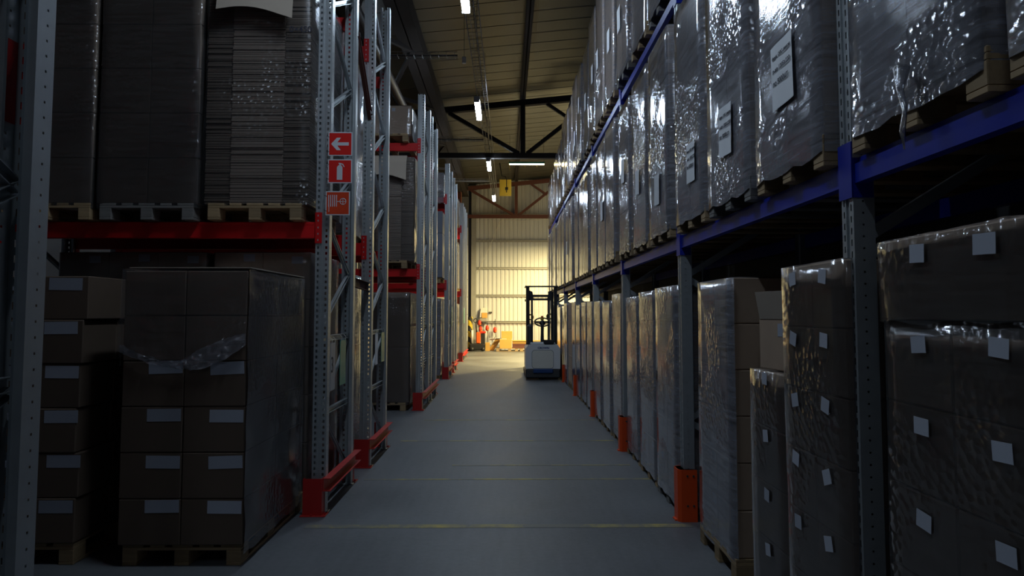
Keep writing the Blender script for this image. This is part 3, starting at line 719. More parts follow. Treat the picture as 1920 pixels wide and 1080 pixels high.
def column_guard(y, label):
    r = thing('column_guard', label, 'column guard', (XF, y, 0), 0, 'orange guards on the blue rack posts')
    out = [(-0.03, -0.085), (-0.055, -0.06), (-0.055, 0.06), (-0.03, 0.085), (0.10, 0.085), (0.10, 0.078), (-0.026, 0.078), (-0.048, 0.056), (-0.048, -0.056), (-0.026, -0.078), (0.10, -0.078), (0.10, -0.085)]
    n = len(out); mb = MB(); vs = [(a, b, 0) for a, b in out] + [(a, b, 0.42) for a, b in out]
    fs = [(i, (i + 1) % n, (i + 1) % n + n, i + n) for i in range(n)] + [(i + n, (i + 1) + n, n - 2 - i + n, n - 1 - i + n) for i in range(n // 2 - 1)]
    mb.add(vs, fs); part('shell', mb, 'guard_orange', r)
    for z in (0.13, 0.37):
        for xx in (0.02, 0.07): part('bolt', MB().tube([(xx, -0.0855, z), (xx, -0.090, z)], 0.009, 8), 'truck_dark', r)
    part('foot', MB().box(-0.075, -0.055, -0.04, 0.04, 0, 0.01), 'guard_orange', r)
for n in range(1, NB + 1):
    if n == 1: continue
    column_guard(n * BAY + OFF, ['', '', 'tall orange guard on the second blue rack post, beside the mixed stack', 'orange guard on the third blue rack post up the aisle', 'orange guard on the fourth blue rack post up the aisle', 'orange guard on the fifth blue rack post up the aisle', 'small orange guard on the sixth blue rack post, beside the truck', 'tiny orange guard on the seventh rack post, behind the truck', 'tiny orange guard on the last post of the blue rack'][n])

# loads on the blue rack --------------------------------------------------
SL = ['front', 'middle', 'rear']
LVN = ['floor', 'lower blue beam', 'top blue beam']
def slot_y(b, s): return b * BAY + OFF + 0.065 + (s + 0.5) * (BAY - 0.13) / 3
HT = {2: [2.0, 2.0, 2.0, 1.95, 1.75, 1.72, 1.50, 1.35]}
for b in range(NB):
    for s in range(3):
        for lv in range(3):
            if b == 0 and (s == 0 or lv == 2): continue
            if b == 1 and lv == 2 and s == 0: continue
            if lv == 0 and b <= 1: continue          # built one by one below
            y = slot_y(b, s) + random.uniform(-0.02, 0.02)
            xf = (1.46, 1.405, 1.405)[lv] + random.uniform(0, 0.035)
            z = (0, L1, L2)[lv]
            where = '%s, %s bay up the aisle, %s slot' % (LVN[lv], ORD[b + 1], SL[s])
            gp = random.random() < 0.22
            dx = 1.2
            pallet(xf + dx / 2 + 0.0, y, z, -PI / 2, 'wooden pallet on the ' + where, 'pallets on the blue rack', 'grey_pallet_wood' if gp else 'pallet_wood')
            if lv == 0: h = random.uniform(1.72, 1.82); rows = 6
            elif lv == 1: h = random.choice((1.70, 1.74)); rows = 4
            else: h = HT[2][b] + random.uniform(-0.06, 0.06); rows = 4 if h > 1.6 else 3
            w = 0.80 if random.random() < .7 else 0.78
            film = 'stretch_film'; mat = 'cardboard'; stick = None; sheet = None; nof = False
            lab = 'film-wrapped carton load on the ' + where
            if lv == 0: stick = (0.07, 0.055, [0.5], 0.05, 0.15) if b < 4 else None
            if lv == 0 and b == 5 and s == 1: nof = True; lab = 'unwrapped carton stack on the ' + where
            if lv == 0 and b >= 6 and s == 1: mat = 'dark_cardboard'
            if lv == 1 and b == 7 and s == 2: mat = 'orange_cardboard'
            if lv == 2 and b == 7: mat = 'orange_cardboard'
            if lv == 1 and b in (1, 2):
                txt = [('Фрук. ОВС-лимон', 0.026), ('п-ко 1205х220', 0.034), ('по 5000шт', 0.040)]
                zz = {(1, 0): (0.02, 0.42, 0.26, 0.34), (1, 1): (0.03, 0.36, 0.24, 0.32), (1, 2): (0.12, 0.34, 0.22, 0.30), (2, 0): (0.0, 0.34, 0.2, 0.28), (2, 2): (0.0, 0.9, 0.2, 0.28), (2, 1): (-0.05, 0.6, 0.2, 0.26)}[(b, s)]
                sheet = zz + ((txt if b == 1 else None),)
            if lv == 2 and b in (2, 3, 4): sheet = (random.uniform(-0.15, 0.15), random.uniform(0.5, 1.1), 0.21, 0.297, None)
            if lv == 1 and b in (3, 5) and s == 1: sheet = (0.1, 0.7, 0.21, 0.297, None)
            ld = wrapped_load(lab, xf + dx / 2 - 0.008, y, z + 0.1445, -PI / 2, w, dx - 0.02, h, 2, 2, rows, 'wrapped loads on the blue rack', mat, film, stick, hem=(0.08 if lv == 0 else 0.085), seed=random.randint(0, 3), sheet=sheet, nofilm=nof, amp=0.011)
            if (b, s, lv) == (0, 2, 1): FIRST = ld

# floor level, first two bays, built one by one
pallet(1.47 + 0.6, 2.27, 0, -PI / 2, 'wooden pallet on the floor under the tall cartons by the first post', 'pallets on the blue rack')
wrapped_load('tall film-wrapped cartons with a full-width top carton, beside the first blue post', 2.06, 2.27, 0.1445, -PI / 2, 0.79, 1.16, 1.53, 2, 2, 5, 'wrapped loads on the blue rack', 'cardboard', 'thin_film', (0.085, 0.06, [0.62], 0.075, 0.12, 0.020), seed=5)
tc = thing('wide_carton', 'wide brown carton with two labels, on top of the tall cartons', 'carton', (1.76, 2.27, 1.677), -PI / 2)
part('box', MB().cbox(-0.395, 0.395, -0.29, 0.29, 0.001, 0.30, 0.006), 'cardboard', tc)
for xx, w in ((-0.12, 0.085), (0.22, 0.10)): obj('paper_label', label_mesh(w, 0.065), tc, (xx, -0.308, 0.235), rot=(0, 0.04, 0))
part('tape', MB().box(-0.396, 0.396, -0.025, 0.025, 0.299, 0.301), 'pale_cardboard', tc)
obj('stretch_film', film_mesh(0.79, 0.58, 0.30, 9, 'thin_film', 0.01, 0.01, openend=True), tc)
pallet(1.44 + 0.4, 3.46, 0, 0, 'wooden pallet with torn film on the floor under the stepped carton stack', 'pallets on the blue rack')
wrapped_load('taller half of the stepped carton stack, six layers, behind the first blue post', 1.44 + 0.39, 3.205, 0.1445, -PI / 2, 0.64, 0.78, 1.79, 2, 2, 6, 'wrapped loads on the blue rack', 'cardboard', 'thin_film', (0.075, 0.065, [0.45], 0.055, 0.35, 0.020), seed=6, hem=0.02)
wrapped_load('lower half of the stepped carton stack, four layers, below the open carton', 1.45 + 0.385, 3.80, 0.1445, -PI / 2, 0.50, 0.77, 1.235, 1, 2, 4, 'wrapped loads on the blue rack', 'cardboard', 'thin_film', (0.07, 0.065, [0.5], 0.05, 0.2, 0.020), seed=7, hem=0.02)
# opened carton with flaps
oc = thing('open_carton', 'small opened carton with its flaps up, on the lower half stack', 'carton', (1.66, 3.80, 1.39), -PI / 2 + 0.18)
w, d, h = 0.30, 0.36, 0.28
for nm, b in (('wall', (-w / 2, w / 2, -d / 2, -d / 2 + .005)), ('wall', (-w / 2, w / 2, d / 2 - .005, d / 2)), ('wall', (-w / 2, -w / 2 + .005, -d / 2, d / 2)), ('wall', (w / 2 - .005, w / 2, -d / 2, d / 2))):
    part(nm, MB().box(*b, 0, h), 'cardboard', oc)
part('base', MB().box(-w / 2, w / 2, -d / 2, d / 2, 0, 0.006), 'cardboard', oc)
for (hx, hy, ax, ang, fw) in ((0, -d / 2, 'x', 0.18, w), (0, d / 2, 'x', -0.2, w), (w / 2, 0, 'y', 0.3, d), (-w / 2, 0, 'y', -0.25, d)):
    f = obj('flap', MB().box(-fw / 2 + .01, fw / 2 - .01, -0.0025, 0.0025, 0, 0.155).mesh('flap', 'pale_cardboard'), oc, (hx, hy, h)); f.rotation_euler = (ang, 0, 0) if ax == 'x' else (0, ang, PI / 2 * 0)
    if ax == 'y': f.rotation_euler = (ang if False else 0, ang, 0); f.data = MB().box(-0.0025, 0.0025, -fw / 2 + .01, fw / 2 - .01, 0, 0.155).mesh('flap', 'pale_cardboard')
obj('paper_label', label_mesh(0.05, 0.07), oc, (0.06, -d / 2 - 0.0005, 0.22))
pallet(1.46 + 0.6, 4.81, 0, -PI / 2, 'wooden pallet on the floor in front of the tall orange guard', 'pallets on the blue rack')
wrapped_load('film-wrapped six-layer stack with bare brown end, by the tall orange guard', 1.46 + 0.59, 4.81, 0.1445, -PI / 2, 0.78, 1.16, 1.79, 2, 2, 6, 'wrapped loads on the blue rack', 'cardboard', 'stretch_film', (0.075, 0.065, [0.82], 0.05, 0.1), seed=8, hem=0.05, openend=True)
# torn film hanging from the lower beam in the first bay
tail = MB().tube([(1.385, 2.33, 2.56), (1.375, 2.325, 2.48), (1.38, 2.31, 2.40), (1.372, 2.315, 2.33), (1.385, 2.33, 2.27)], [0.028, 0.012, 0.008, 0.01, 0.003], 6).mesh('film_tail', 'bunched_film', True)
tail.transform(FIRST.matrix_basis.inverted()); obj('film_tail', tail, FIRST)['label'] = 'torn tail of film hanging over the beam'

# ------------------------------------------------------------------ loads on the red racks
def sheets_load(label, x, y, z, w, d, h, cap=True, seed=3, lettering=None):
    """wrapped stack of flat corrugated sheets in three bundles, front faces -y"""
    r = thing('sheet_stack_load', label, 'wrapped load', (x, y, z))
    ws = [w * 0.25, w * 0.50, w * 0.25]; xx = -w / 2
    for k, bw in enumerate(ws):
        mb = MB(); zz = 0.0; rs = random.Random(seed * 10 + k)
        while zz < h - 0.001:
            t = min(rs.uniform(0.012, 0.032), h - zz); dy = rs.uniform(0, 0.014) + (0.016 if k != 1 else 0.0)
            if rs.random() < 0.1: dy += 0.008
            mb.box(xx + 0.002, xx + bw - 0.002, -d / 2 + dy, d / 2 - dy, zz, zz + t - 0.005); zz += t
        part('sheet_bundle', mb, 'sheet_edge' if k == 1 else 'dull_sheet_edge', r, kind='stuff'); xx += bw
    obj('stretch_film', film_mesh(w, d, h, seed, 'sheet_film', 0.02, 0.022, 0.0, False), r)
    obj('edge_film', film_mesh(w + 0.03, d + 0.02, h, seed + 4, 'stretch_film', 0.01, 0.03, 0.0, False), r) if False else None
    if cap:
        mb = MB(); n = 12; cw = w * 0.72
        for i in range(n):
            for t in (0.0, 0.006):
                def P(q, s):
                    xq = -cw / 2 + cw * q / n; lift = 0.02 * math.sin(PI * q / n * 1.2)
                    return [(xq, -d / 2 + 0.35, h + 0.012 + t), (xq, -d / 2 - 0.01, h + 0.010 + t), (xq, -d / 2 - 0.09 - t, h - 0.12), (xq, -d / 2 - 0.13 - t, h - 0.42 + 2.2 * lift + 0.05 * (1 - q / n))][s]
                for s in range(3): mb.quad(P(i, s), P(i + 1, s), P(i + 1, s + 1), P(i, s + 1))
        part('top_sheet', mb, 'pale_cardboard', r, True, label='bent pale cover sheet')
    if lettering:
        text(lettering, 0.075, r, (w * 0.30, -d / 2 - 0.024, h - 0.50), (PI / 2, 0, 0), bold=0.001)
    return r
PZ = 2.5005
G1 = 'pallets on the red racks'; G2 = 'wrapped loads on the red racks'
# fire-sign rack, lower beam
for i, (px_, gm) in enumerate(((-2.15, 'pallet_wood'), (-3.07, 'grey_pallet_wood'), (-3.95, 'pallet_wood'))):
    pallet(px_, 6.42, PZ, 0, 'wooden pallet on the red beam under the ' + ('flat sheet stack', 'two-column carton load', 'cartons behind the close upright')[i], G1, gm)
sheets_load('wrapped stack of flat corrugated sheets beside the fire signs', -2.15, 6.43, PZ + 0.1445, 0.90, 1.18, 2.02, lettering='0×450')
wrapped_load('plain two-column carton load beside the flat sheet stack', -3.075, 6.42, PZ + 0.1445, 0, 0.86, 1.18, 1.96, 2, 2, 5, G2, 'dark_cardboard', 'thin_film', None, seed=2, amp=0.008)
wrapped_load('plain carton load on the red beam, half behind the close upright', -3.95, 6.42, PZ + 0.1445, 0, 0.80, 1.18, 1.96, 2, 2, 5, G2, 'dark_cardboard', 'thin_film', None, seed=3, amp=0.008)
# fire-sign rack, floor
for i, xx in enumerate((-2.17, -3.30)):
    pallet(xx, 6.56, 0, 0, ('wooden pallet on the floor inside the fire sign rack', 'wooden pallet on the floor deeper inside the fire sign rack')[i], G1)
wrapped_load('carton load on the floor inside the fire sign rack, beside its upright', -2.17, 6.6, 0.1445, 0, 0.86, 1.0, 2.10, 2, 1, 5, G2, 'cardboard', 'thin_film', (0.10, 0.065, [0.72], 0.055, 0.03), seed=4)
wrapped_load('wide carton load inside the rack behind the unwrapped stack', -3.32, 6.6, 0.1445, 0, 1.30, 1.0, 2.10, 3, 1, 5, G2, 'dark_cardboard', 'thin_film', (0.10, 0.065, [0.72], 0.055, 0.03), seed=5)
# second rack (back to back)
for i, (xx, z) in enumerate(((-2.2, 0), (-2.2, PZ))):
    pallet(xx, 8.25, z, 0, ('wooden pallet on the floor of the second rack frame', 'wooden pallet on the red beam of the second rack frame')[i], G1)
    wrapped_load(('shiny wrapped load on the floor behind the second rack frame', 'shiny wrapped load on the beam behind the second rack frame')[i], xx, 8.25, z + 0.1445, 0, 0.9, 1.2, (2.0, 2.0)[i], 2, 2, 5, G2, 'cardboard', 'stretch_film', None, seed=1 + i)
# rack past first cross aisle
for i, z in enumerate((0, PZ, 4.7805)):
    pallet(-2.15, 12.68, z, 0, 'wooden pallet on the %s of the rack past the first cross aisle' % ('floor', 'lower red beam', 'top red beam')[i], G1)
wrapped_load('tall wrapped load of plain cartons on the floor past the cross aisle', -2.12, 12.68, 0.1445, 0, 0.84, 1.18, 1.93, 1, 2, 2, G2, 'dark_cardboard', 'thin_film', None, seed=2)
sheets_load('wrapped stack of flat sheets on the beam past the cross aisle', -2.08, 12.68, PZ + 0.1445, 0.88, 1.18, 1.86, seed=6)
wrapped_load('brown cartons on the top red beam past the cross aisle', -2.1, 12.68, 4.78 + 0.1445, 0, 0.8, 1.1, 0.52, 2, 2, 1, G2, 'cardboard', 'thin_film', (0.06, 0.06, [0.2], 0.08, 0.05), seed=3)
for i, z in enumerate((0, PZ)):
    pallet(-2.15, 14.1, z, 0, ('wooden pallet on the floor of the rear rack past the first cross aisle', 'wooden pallet on the beam of the rear rack past the first cross aisle')[i], G1)
    wrapped_load(('carton load on the floor of the rear rack past the cross aisle', 'carton load on the beam of the rear rack past the cross aisle')[i], -2.15, 14.1, z + 0.1445, 0, 0.84, 1.1, 1.9, 2, 2, 5, G2, 'cardboard', 'stretch_film', None, seed=i)
# distant racks
for i, z in enumerate((0, PZ, 4.7805)):
    pallet(-2.12, 18.5, z, 0, 'wooden pallet on the %s of the rack past the second cross aisle' % ('floor', 'lower red beam', 'top red beam')[i], G1)
wrapped_load('labelled carton load on the floor past the second cross aisle', -2.12, 18.45, 0.1445, 0, 0.84, 1.18, 1.95, 2, 2, 8, G2, 'dark_cardboard', 'stretch_film', (0.11, 0.07, [0.35], 0.06, 0.02), seed=1)
wrapped_load('dark blue-grey load of big blocks past the second cross aisle', -2.10, 18.45, PZ + 0.1445, 0, 0.88, 1.18, 1.75, 1, 1, 3, G2, 'grey_goods', None, None, nofilm=True)
wrapped_load('pale film-wrapped goods on the top beam past the second cross aisle', -2.0, 18.45, 4.78 + 0.1445, 0, 0.7, 1.1, 0.5, 2, 2, 1, G2, 'pale_cardboard', 'bunched_film', None, seed=2, hem=0.3)
for i, z in enumerate((0, PZ)):
    pallet(-2.12, 20.35, z, 0, ('wooden pallet on the floor of the second distant rack', 'wooden pallet on the beam of the second distant rack')[i], G1)
    wrapped_load(('wrapped load on the floor of the second distant rack', 'wrapped load on the beam of the second distant rack')[i], -2.12, 20.35, z + 0.1445, 0, 0.84, 1.1, 1.9, 2, 2, 6, G2, 'cardboard', 'stretch_film', (0.1, 0.07, [0.4], 0.06, 0.02), seed=i)
for i, z in enumerate((0, PZ, 4.7805)):
    pallet(-2.12, 24.9, z, 0, 'wooden pallet on the %s of the last rack before the wall' % ('floor', 'lower red beam', 'top red beam')[i], G1)
    wrapped_load('wrapped load on the %s of the last rack before the wall' % ('floor', 'lower red beam', 'top red beam')[i], -2.12, 24.9, z + 0.1445, 0, 0.84, 1.15, (1.9, 1.6, 0.9)[i], 2, 2, (7, 5, 3)[i], G2, ('cardboard', 'pale_cardboard', 'pale_cardboard')[i], 'stretch_film', (0.1, 0.08, [0.5], 0.06, 0.02), seed=i)
# close rack, seen only as a sliver beside its upright
pallet(-2.12, 1.75, PZ, 0, 'pale wooden pallet on the beam beside the close upright', G1)
wrapped_load('carton load above the pale pallet beside the close upright', -2.12, 1.75, PZ + 0.1445, 0, 0.8, 1.1, 1.6, 2, 2, 4, G2, 'pale_cardboard', 'thin_film', None, seed=3)

# ------------------------------------------------------------------ stacks standing in front of the fire-sign rack
pallet(-2.19, 5.34, 0, 0, 'wooden pallet on the floor under the big wrapped stack before the red guard', 'pallets on the floor in the cross aisle')
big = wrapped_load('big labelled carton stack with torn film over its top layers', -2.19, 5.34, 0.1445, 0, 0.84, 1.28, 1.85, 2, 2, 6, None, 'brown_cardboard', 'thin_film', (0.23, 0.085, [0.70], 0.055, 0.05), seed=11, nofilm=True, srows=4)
def side_film():
    """film that covers the aisle side, the back and the top, and hangs down over the front as far as the third layer"""
    mb = MB(); w2 = 0.42 + 0.009; d2 = 0.64 + 0.009; h = 1.857
    nz, ny = 18, 14; sv = Vector((3, 1, 7))
    def wob(x, y, z, a=0.013): return max(0.0, noise.noise(Vector((x * 4, y * 4, z * 3)) + sv) + 0.4 + 0.5 * noise.noise(Vector((x * 9, y * 9, z * 11)))) * a
    def grid(fn, nu, nv):
        vs = [fn(i / nu, j / nv) for j in range(nv + 1) for i in range(nu + 1)]
        mb.add(vs, [(j * (nu + 1) + i, j * (nu + 1) + i + 1, (j + 1) * (nu + 1) + i + 1, (j + 1) * (nu + 1) + i) for j in range(nv) for i in range(nu)])
    grid(lambda u, v: (w2 + wob(1, u, v * 2), -d2 + 2 * d2 * u, -0.06 + 0.02 * noise.noise(Vector((u * 9, 0, 0))) + v * (h + 0.06)), ny, nz)
    grid(lambda u, v: (-w2 + 2 * w2 * u, d2 + wob(u, 1, v * 2), v * h), 8, nz)
    grid(lambda u, v: (-w2 - wob(0, u, v * 2), -d2 + 2 * d2 * u, 1.2 + v * (h - 1.2)), ny, 8)
    grid(lambda u, v: (-w2 + 2 * w2 * u, -d2 + 2 * d2 * v, h + 0.004 + 0.012 * math.sin(PI * u) * math.sin(PI * v)), 8, 10)
    def front(u, v):
        hem = 1.30 - 0.10 * math.sin(PI * u) + 0.10 * max(0, u - 0.55) + 0.03 * noise.noise(Vector((u * 12, 0, 3)))
        z = h + (hem - h) * v; x = (-w2 + 2 * w2 * u) * (1 + 0.02 * v * (1 - u))
        crumple = (0.02 * v ** 3 + 0.004) * (1 + noise.noise(Vector((u * 14, v * 10, 1))))
        return (x, -d2 - 0.003 - max(0.0, crumple) - 0.01 * v ** 2, z)
    grid(front, 26, 20)
    return mb.mesh('stretch_film', 'thin_film', True, fix=False)
obj('stretch_film', side_film(), big)
def bunch():
    mb = MB(); d2 = 0.64 + 0.018; sv = Vector((5, 2, 8)); nu, nv = 60, 8; vs = []
    for j in range(nv + 1):
        for i in range(nu + 1):
            u = i / nu; v = j / nv
            zc = 1.31 - 0.11 * math.sin(PI * u) + 0.12 * max(0, u - 0.5); wd = 0.045 + 0.10 * max(0.0, math.sin(PI * (u - 0.45) * 1.6)) * (u > 0.45) + 0.02 * noise.noise(Vector((u * 9, 0, 0)))
            q = Vector((u * 16, v * 5, 0)) + sv
            vs.append((-0.425 + 0.85 * u, -d2 - 0.012 - 0.018 * (noise.noise(q) + 0.6 * noise.noise(q * 2.3)), zc + wd * (v - 0.35) + 0.012 * noise.noise(q * 1.7)))
    mb.add(vs, [(j * (nu + 1) + i, j * (nu + 1) + i + 1, (j + 1) * (nu + 1) + i + 1, (j + 1) * (nu + 1) + i) for j in range(nv) for i in range(nu)])
    return mb.mesh('film_hem', 'bunched_film', True, fix=False)
obj('film_hem', bunch(), big)['label'] = 'bunched torn hem of film'
part('top_sheet', MB().box(-0.40, 0.43, -0.62, 0.64, 1.868, 1.876), 'pale_cardboard', big, label='loose cardboard cover sheet')
# unwrapped neighbour: cartons one by one
pallet(-3.33, 5.36, 0, 0, 'wooden pallet on the floor under the unwrapped stack of labelled cartons', 'pallets on the floor in the cross aisle')
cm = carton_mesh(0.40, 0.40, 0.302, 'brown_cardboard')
for k in range(6):
    for i in range(2):
        for j in range(3):
            if i == 0 and j > 0: continue
            ox = 0.015 * math.sin(k * 2.1) + (0.05 if (k == 5 and i == 1) else 0)
            lab = '%s labelled carton, %s layer of the unwrapped stack, %s' % ('dark brown', ORD[k + 1], ('outer column' if i == 0 else ('aisle column, front', 'aisle column, middle', 'aisle column, back')[j]))
            c = tag(obj('labelled_carton' if j == 0 else 'plain_carton', cm, None, (-3.535 + i * 0.41 + ox, 4.95 + j * 0.405 + 0.006 * (k % 2), 0.1445 + k * 0.303)), lab if j == 0 else lab.replace('labelled', 'plain'), 'carton', 'cartons of the unwrapped stack')
            if j == 0:
                for q in range(1): obj('paper_label', label_mesh(0.23, 0.085), c, (0.07 + 0.03 * math.sin(k), -0.2005, 0.245), rot=(0, 0.02 * math.sin(k * 3), 0))

# ------------------------------------------------------------------ fire signs on the first red rack
def sign(z, x, label, mat):
    r = thing('fire_sign', label, 'sign', (x, 5.885, z))
    part('plate', MB().cbox(-0.105, 0.105, -0.002, 0.002, -0.105, 0.105, 0.001), 'sign_white', r)
    part('field', MB().box(-0.096, 0.096, -0.0026, -0.002, -0.096, 0.096), mat, r)
    for zz in (-0.07, 0.06): part('cable_tie', MB().tube([(-0.095, -0.003, zz), (-0.115, 0.0, zz + 0.01), (-0.135, 0.055, zz + 0.02)], 0.0025, 5), 'black_plastic', r)
    return r
s1 = sign(3.175, -1.44, 'red square sign with a white arrow, topmost of the three', 'sign_red')
arrow = [(-0.08, 0.0), (-0.03, 0.055), (0.005, 0.055), (-0.026, 0.014), (0.074, 0.014), (0.074, -0.014), (-0.026, -0.014), (0.005, -0.055), (-0.03, -0.055)]
part('arrow', MB().prism(arrow, 'y', -0.0034, -0.0026), 'sign_white', s1)
s2 = sign(2.935, -1.44, 'red square sign with a white extinguisher, between the two others', 'sign_red')
ext = [(-0.026, -0.075), (0.022, -0.075), (0.022, 0.035), (0.012, 0.05), (0.006, 0.054), (0.006, 0.06), (0.022, 0.056), (0.034, 0.036), (0.040, 0.038), (0.028, 0.064), (0.006, 0.072), (-0.012, 0.074), (-0.012, 0.066), (-0.006, 0.062), (-0.006, 0.054), (-0.016, 0.05), (-0.026, 0.035)]
part('pictogram', MB().prism(ext, 'y', -0.0034, -0.0026), 'sign_white', s2)
s3 = sign(2.655, -1.455, 'worn orange-red sign with a fire hose, lowest of the three', 'sign_worn')
for i in range(5): part('hose_fold', MB().box(-0.082 + i * 0.017, -0.075 + i * 0.017, -0.0034, -0.0026, -0.03, 0.072), 'sign_white', s3)
part('hose_end', MB().box(-0.078, -0.073, -0.0034, -0.0026, -0.075, -0.03), 'sign_white', s3)
part('pipe', MB().box(-0.005, 0.025, -0.0034, -0.0026, 0.012, 0.018), 'sign_white', s3)
v = MB().torus((0.045, -0.003, 0.015), 0.026, 0.003, 'y', 24, 6); v.box(0.02, 0.07, -0.0034, -0.0026, 0.0125, 0.0175); v.box(0.0425, 0.0475, -0.0034, -0.0026, -0.01, 0.04)
part('valve_wheel', v, 'sign_white', s3)

# ------------------------------------------------------------------ reach truck
t = thing('reach_truck', 'white and grey electric reach truck parked in the aisle', 'forklift', (0.96, 17.62, 0))
w2 = 0.445
part('skirt', MB().cbox(-w2, w2, 0.0, 1.25, 0.05, 0.285, 0.03), 'truck_dark', t)
prof = [(-w2, 0.285), (w2, 0.285), (w2, 0.80), (w2 - 0.06, 0.89), (w2 - 0.10, 0.90), (-w2 + 0.10, 0.90), (-w2 + 0.06, 0.89), (-w2, 0.80)]
part('cowl', MB().prism(prof, 'y', 0.0, 1.2), 'truck_grey', t)
def rrect(x0, x1, z0, z1, r, n=6):
    P = []
    for cx, cz, a0 in ((x1 - r, z0 + r, -PI / 2), (x1 - r, z1 - r, 0), (x0 + r, z1 - r, PI / 2), (x0 + r, z0 + r, PI)):
        for i in range(n + 1): P.append((cx + r * math.cos(a0 + PI / 2 * i / n), cz + r * math.sin(a0 + PI / 2 * i / n)))
    return P
part('seam', MB().prism(rrect(-0.285, 0.275, 0.29, 0.765, 0.08), 'y', -0.004, 0.01), 'truck_dark', t)
part('rear_cover', MB().prism(rrect(-0.277, 0.267, 0.298, 0.757, 0.075), 'y', -0.016, 0.004), 'truck_panel', t)
part('bumper_step', MB().cbox(-0.25, 0.26, -0.035, 0.02, 0.17, 0.285, 0.02), 'truck_blue', t)
part('deck', MB().cbox(-0.33, 0.33, 0.05, 0.6, 0.895, 0.96, 0.025), 'truck_grey', t)
part('arm_pad', MB().cbox(0.02, 0.29, -0.01, 0.33, 0.905, 1.02, 0.03), 'black_plastic', t)
part('side_console', MB().cbox(-0.40, -0.25, 0.1, 0.8, 0.88, 1.42, 0.05), 'truck_dark', t)
part('steering_column', MB().tube([(0.0, 0.35, 0.92), (0.0, 0.30, 1.22), (0.0, 0.24, 1.44)], [0.05, 0.04, 0.045], 12), 'truck_dark', t, True)
sw = MB().torus((0, 0, 0), 0.20, 0.018, 'z', 28, 8); sw.bar((-0.19, 0, 0), (0.19, 0, 0), 0.05, 0.025); sw.tube([(0, 0, -0.05), (0, 0, 0.03)], [0.085, 0.05], 12); sw.bar((0, 0, 0), (0, -0.19, 0), 0.05, 0.02)
o = part('steering_wheel', sw, 'black_plastic', t, True, loc=(0.0, 0.22, 1.48)); o.rotation_euler = (0.55, 0, 0)
part('warning_cap', MB().tube([(0.0, 0.34, 1.53), (0.0, 0.34, 1.60)], [0.05, 0.03], 12), 'yellow_paint', t, True)
part('stop_button', MB().tube([(0.0, 0.34, 1.60), (0.0, 0.34, 1.64)], [0.035, 0.03], 12), 'red_plastic', t, True)
for s in (-1, 1):
    part('guard_post', MB().cbox(s * 0.37 - 0.045, s * 0.37 + 0.045, 0.55, 0.62, 0.88, 2.42, 0.01), 'black_plastic', t)
    part('mast_rail', MB().box(s * 0.33 - 0.035, s * 0.33 + 0.035, 1.22, 1.24, 0.1, 2.30).box(s * 0.33 + s * 0.025, s * 0.33 + s * 0.035, 1.24, 1.36, 0.1, 2.30).box(s * 0.33 - 0.035, s * 0.33 + 0.035, 1.36, 1.38, 0.1, 2.30), 'mast_steel', t)
    part('mast_bracket', MB().prism([(s * 0.31, 2.06), (s * 0.18, 2.06), (s * 0.22, 2.30), (s * 0.31, 2.34)], 'y', 1.15, 1.20), 'mast_steel', t)
    part('lift_cylinder', MB().tube([(s * 0.23, 1.3, 0.1), (s * 0.23, 1.3, 2.2)], 0.03, 10), 'mast_steel', t, True)
    part('fork', MB().cbox(s * 0.28 - 0.06, s * 0.28 + 0.06, 1.45, 2.6, 0.06, 0.10, 0.008).box(s * 0.28 - 0.06, s * 0.28 + 0.06, 1.42, 1.46, 0.06, 0.6), 'mast_steel', t)
    part('support_leg', MB().cbox(s * 0.40 - 0.05, s * 0.40 + 0.05, 1.25, 2.3, 0.06, 0.16, 0.01), 'truck_dark', t)
    part('wheel', MB().tube([(s * 0.40 - 0.04, 2.15, 0.06), (s * 0.40 + 0.04, 2.15, 0.06)], 0.06, 16), 'black_plastic', t, True)
    part('bolt_head', MB().tube([(s * 0.42, 0.56, 2.05), (s * 0.45, 0.56, 2.05)], 0.03, 8), 'black_plastic', t)
part('drive_wheel', MB().tube([(-0.1, 0.3, 0.12), (0.1, 0.3, 0.12)], 0.12, 18), 'black_plastic', t, True)
part('cross_member', MB().cbox(-0.30, 0.30, 1.16, 1.22, 2.06, 2.12, 0.008).box(-0.30, 0.30, 1.16, 1.20, 2.16, 2.22), 'mast_steel', t)
part('guard_top', MB().cbox(-0.44, 0.44, 0.5, 0.56, 2.40, 2.44, 0.012).cbox(-0.44, -0.38, 0.5, 1.25, 2.40, 2.44, 0.01).cbox(0.38, 0.44, 0.5, 1.25, 2.40, 2.44, 0.01), 'mast_steel', t)
part('guard_screen', MB().box(-0.29, 0.29, 1.11, 1.115, 0.95, 2.05), 'clear_panel', t)
part('hose_reel', MB().torus((0.25, 1.27, 1.62), 0.07, 0.02, 'y', 18, 6), 'yellow_paint', t)
part('hose_reel', MB().torus((-0.27, 1.27, 1.6), 0.07, 0.02, 'y', 18, 6), 'yellow_paint', t)
text('CROWN', 0.075, t, (0.015, -0.003, 0.815), (PI / 2, 0, 0), 'truck_blue', 'CENTER', 0.003)

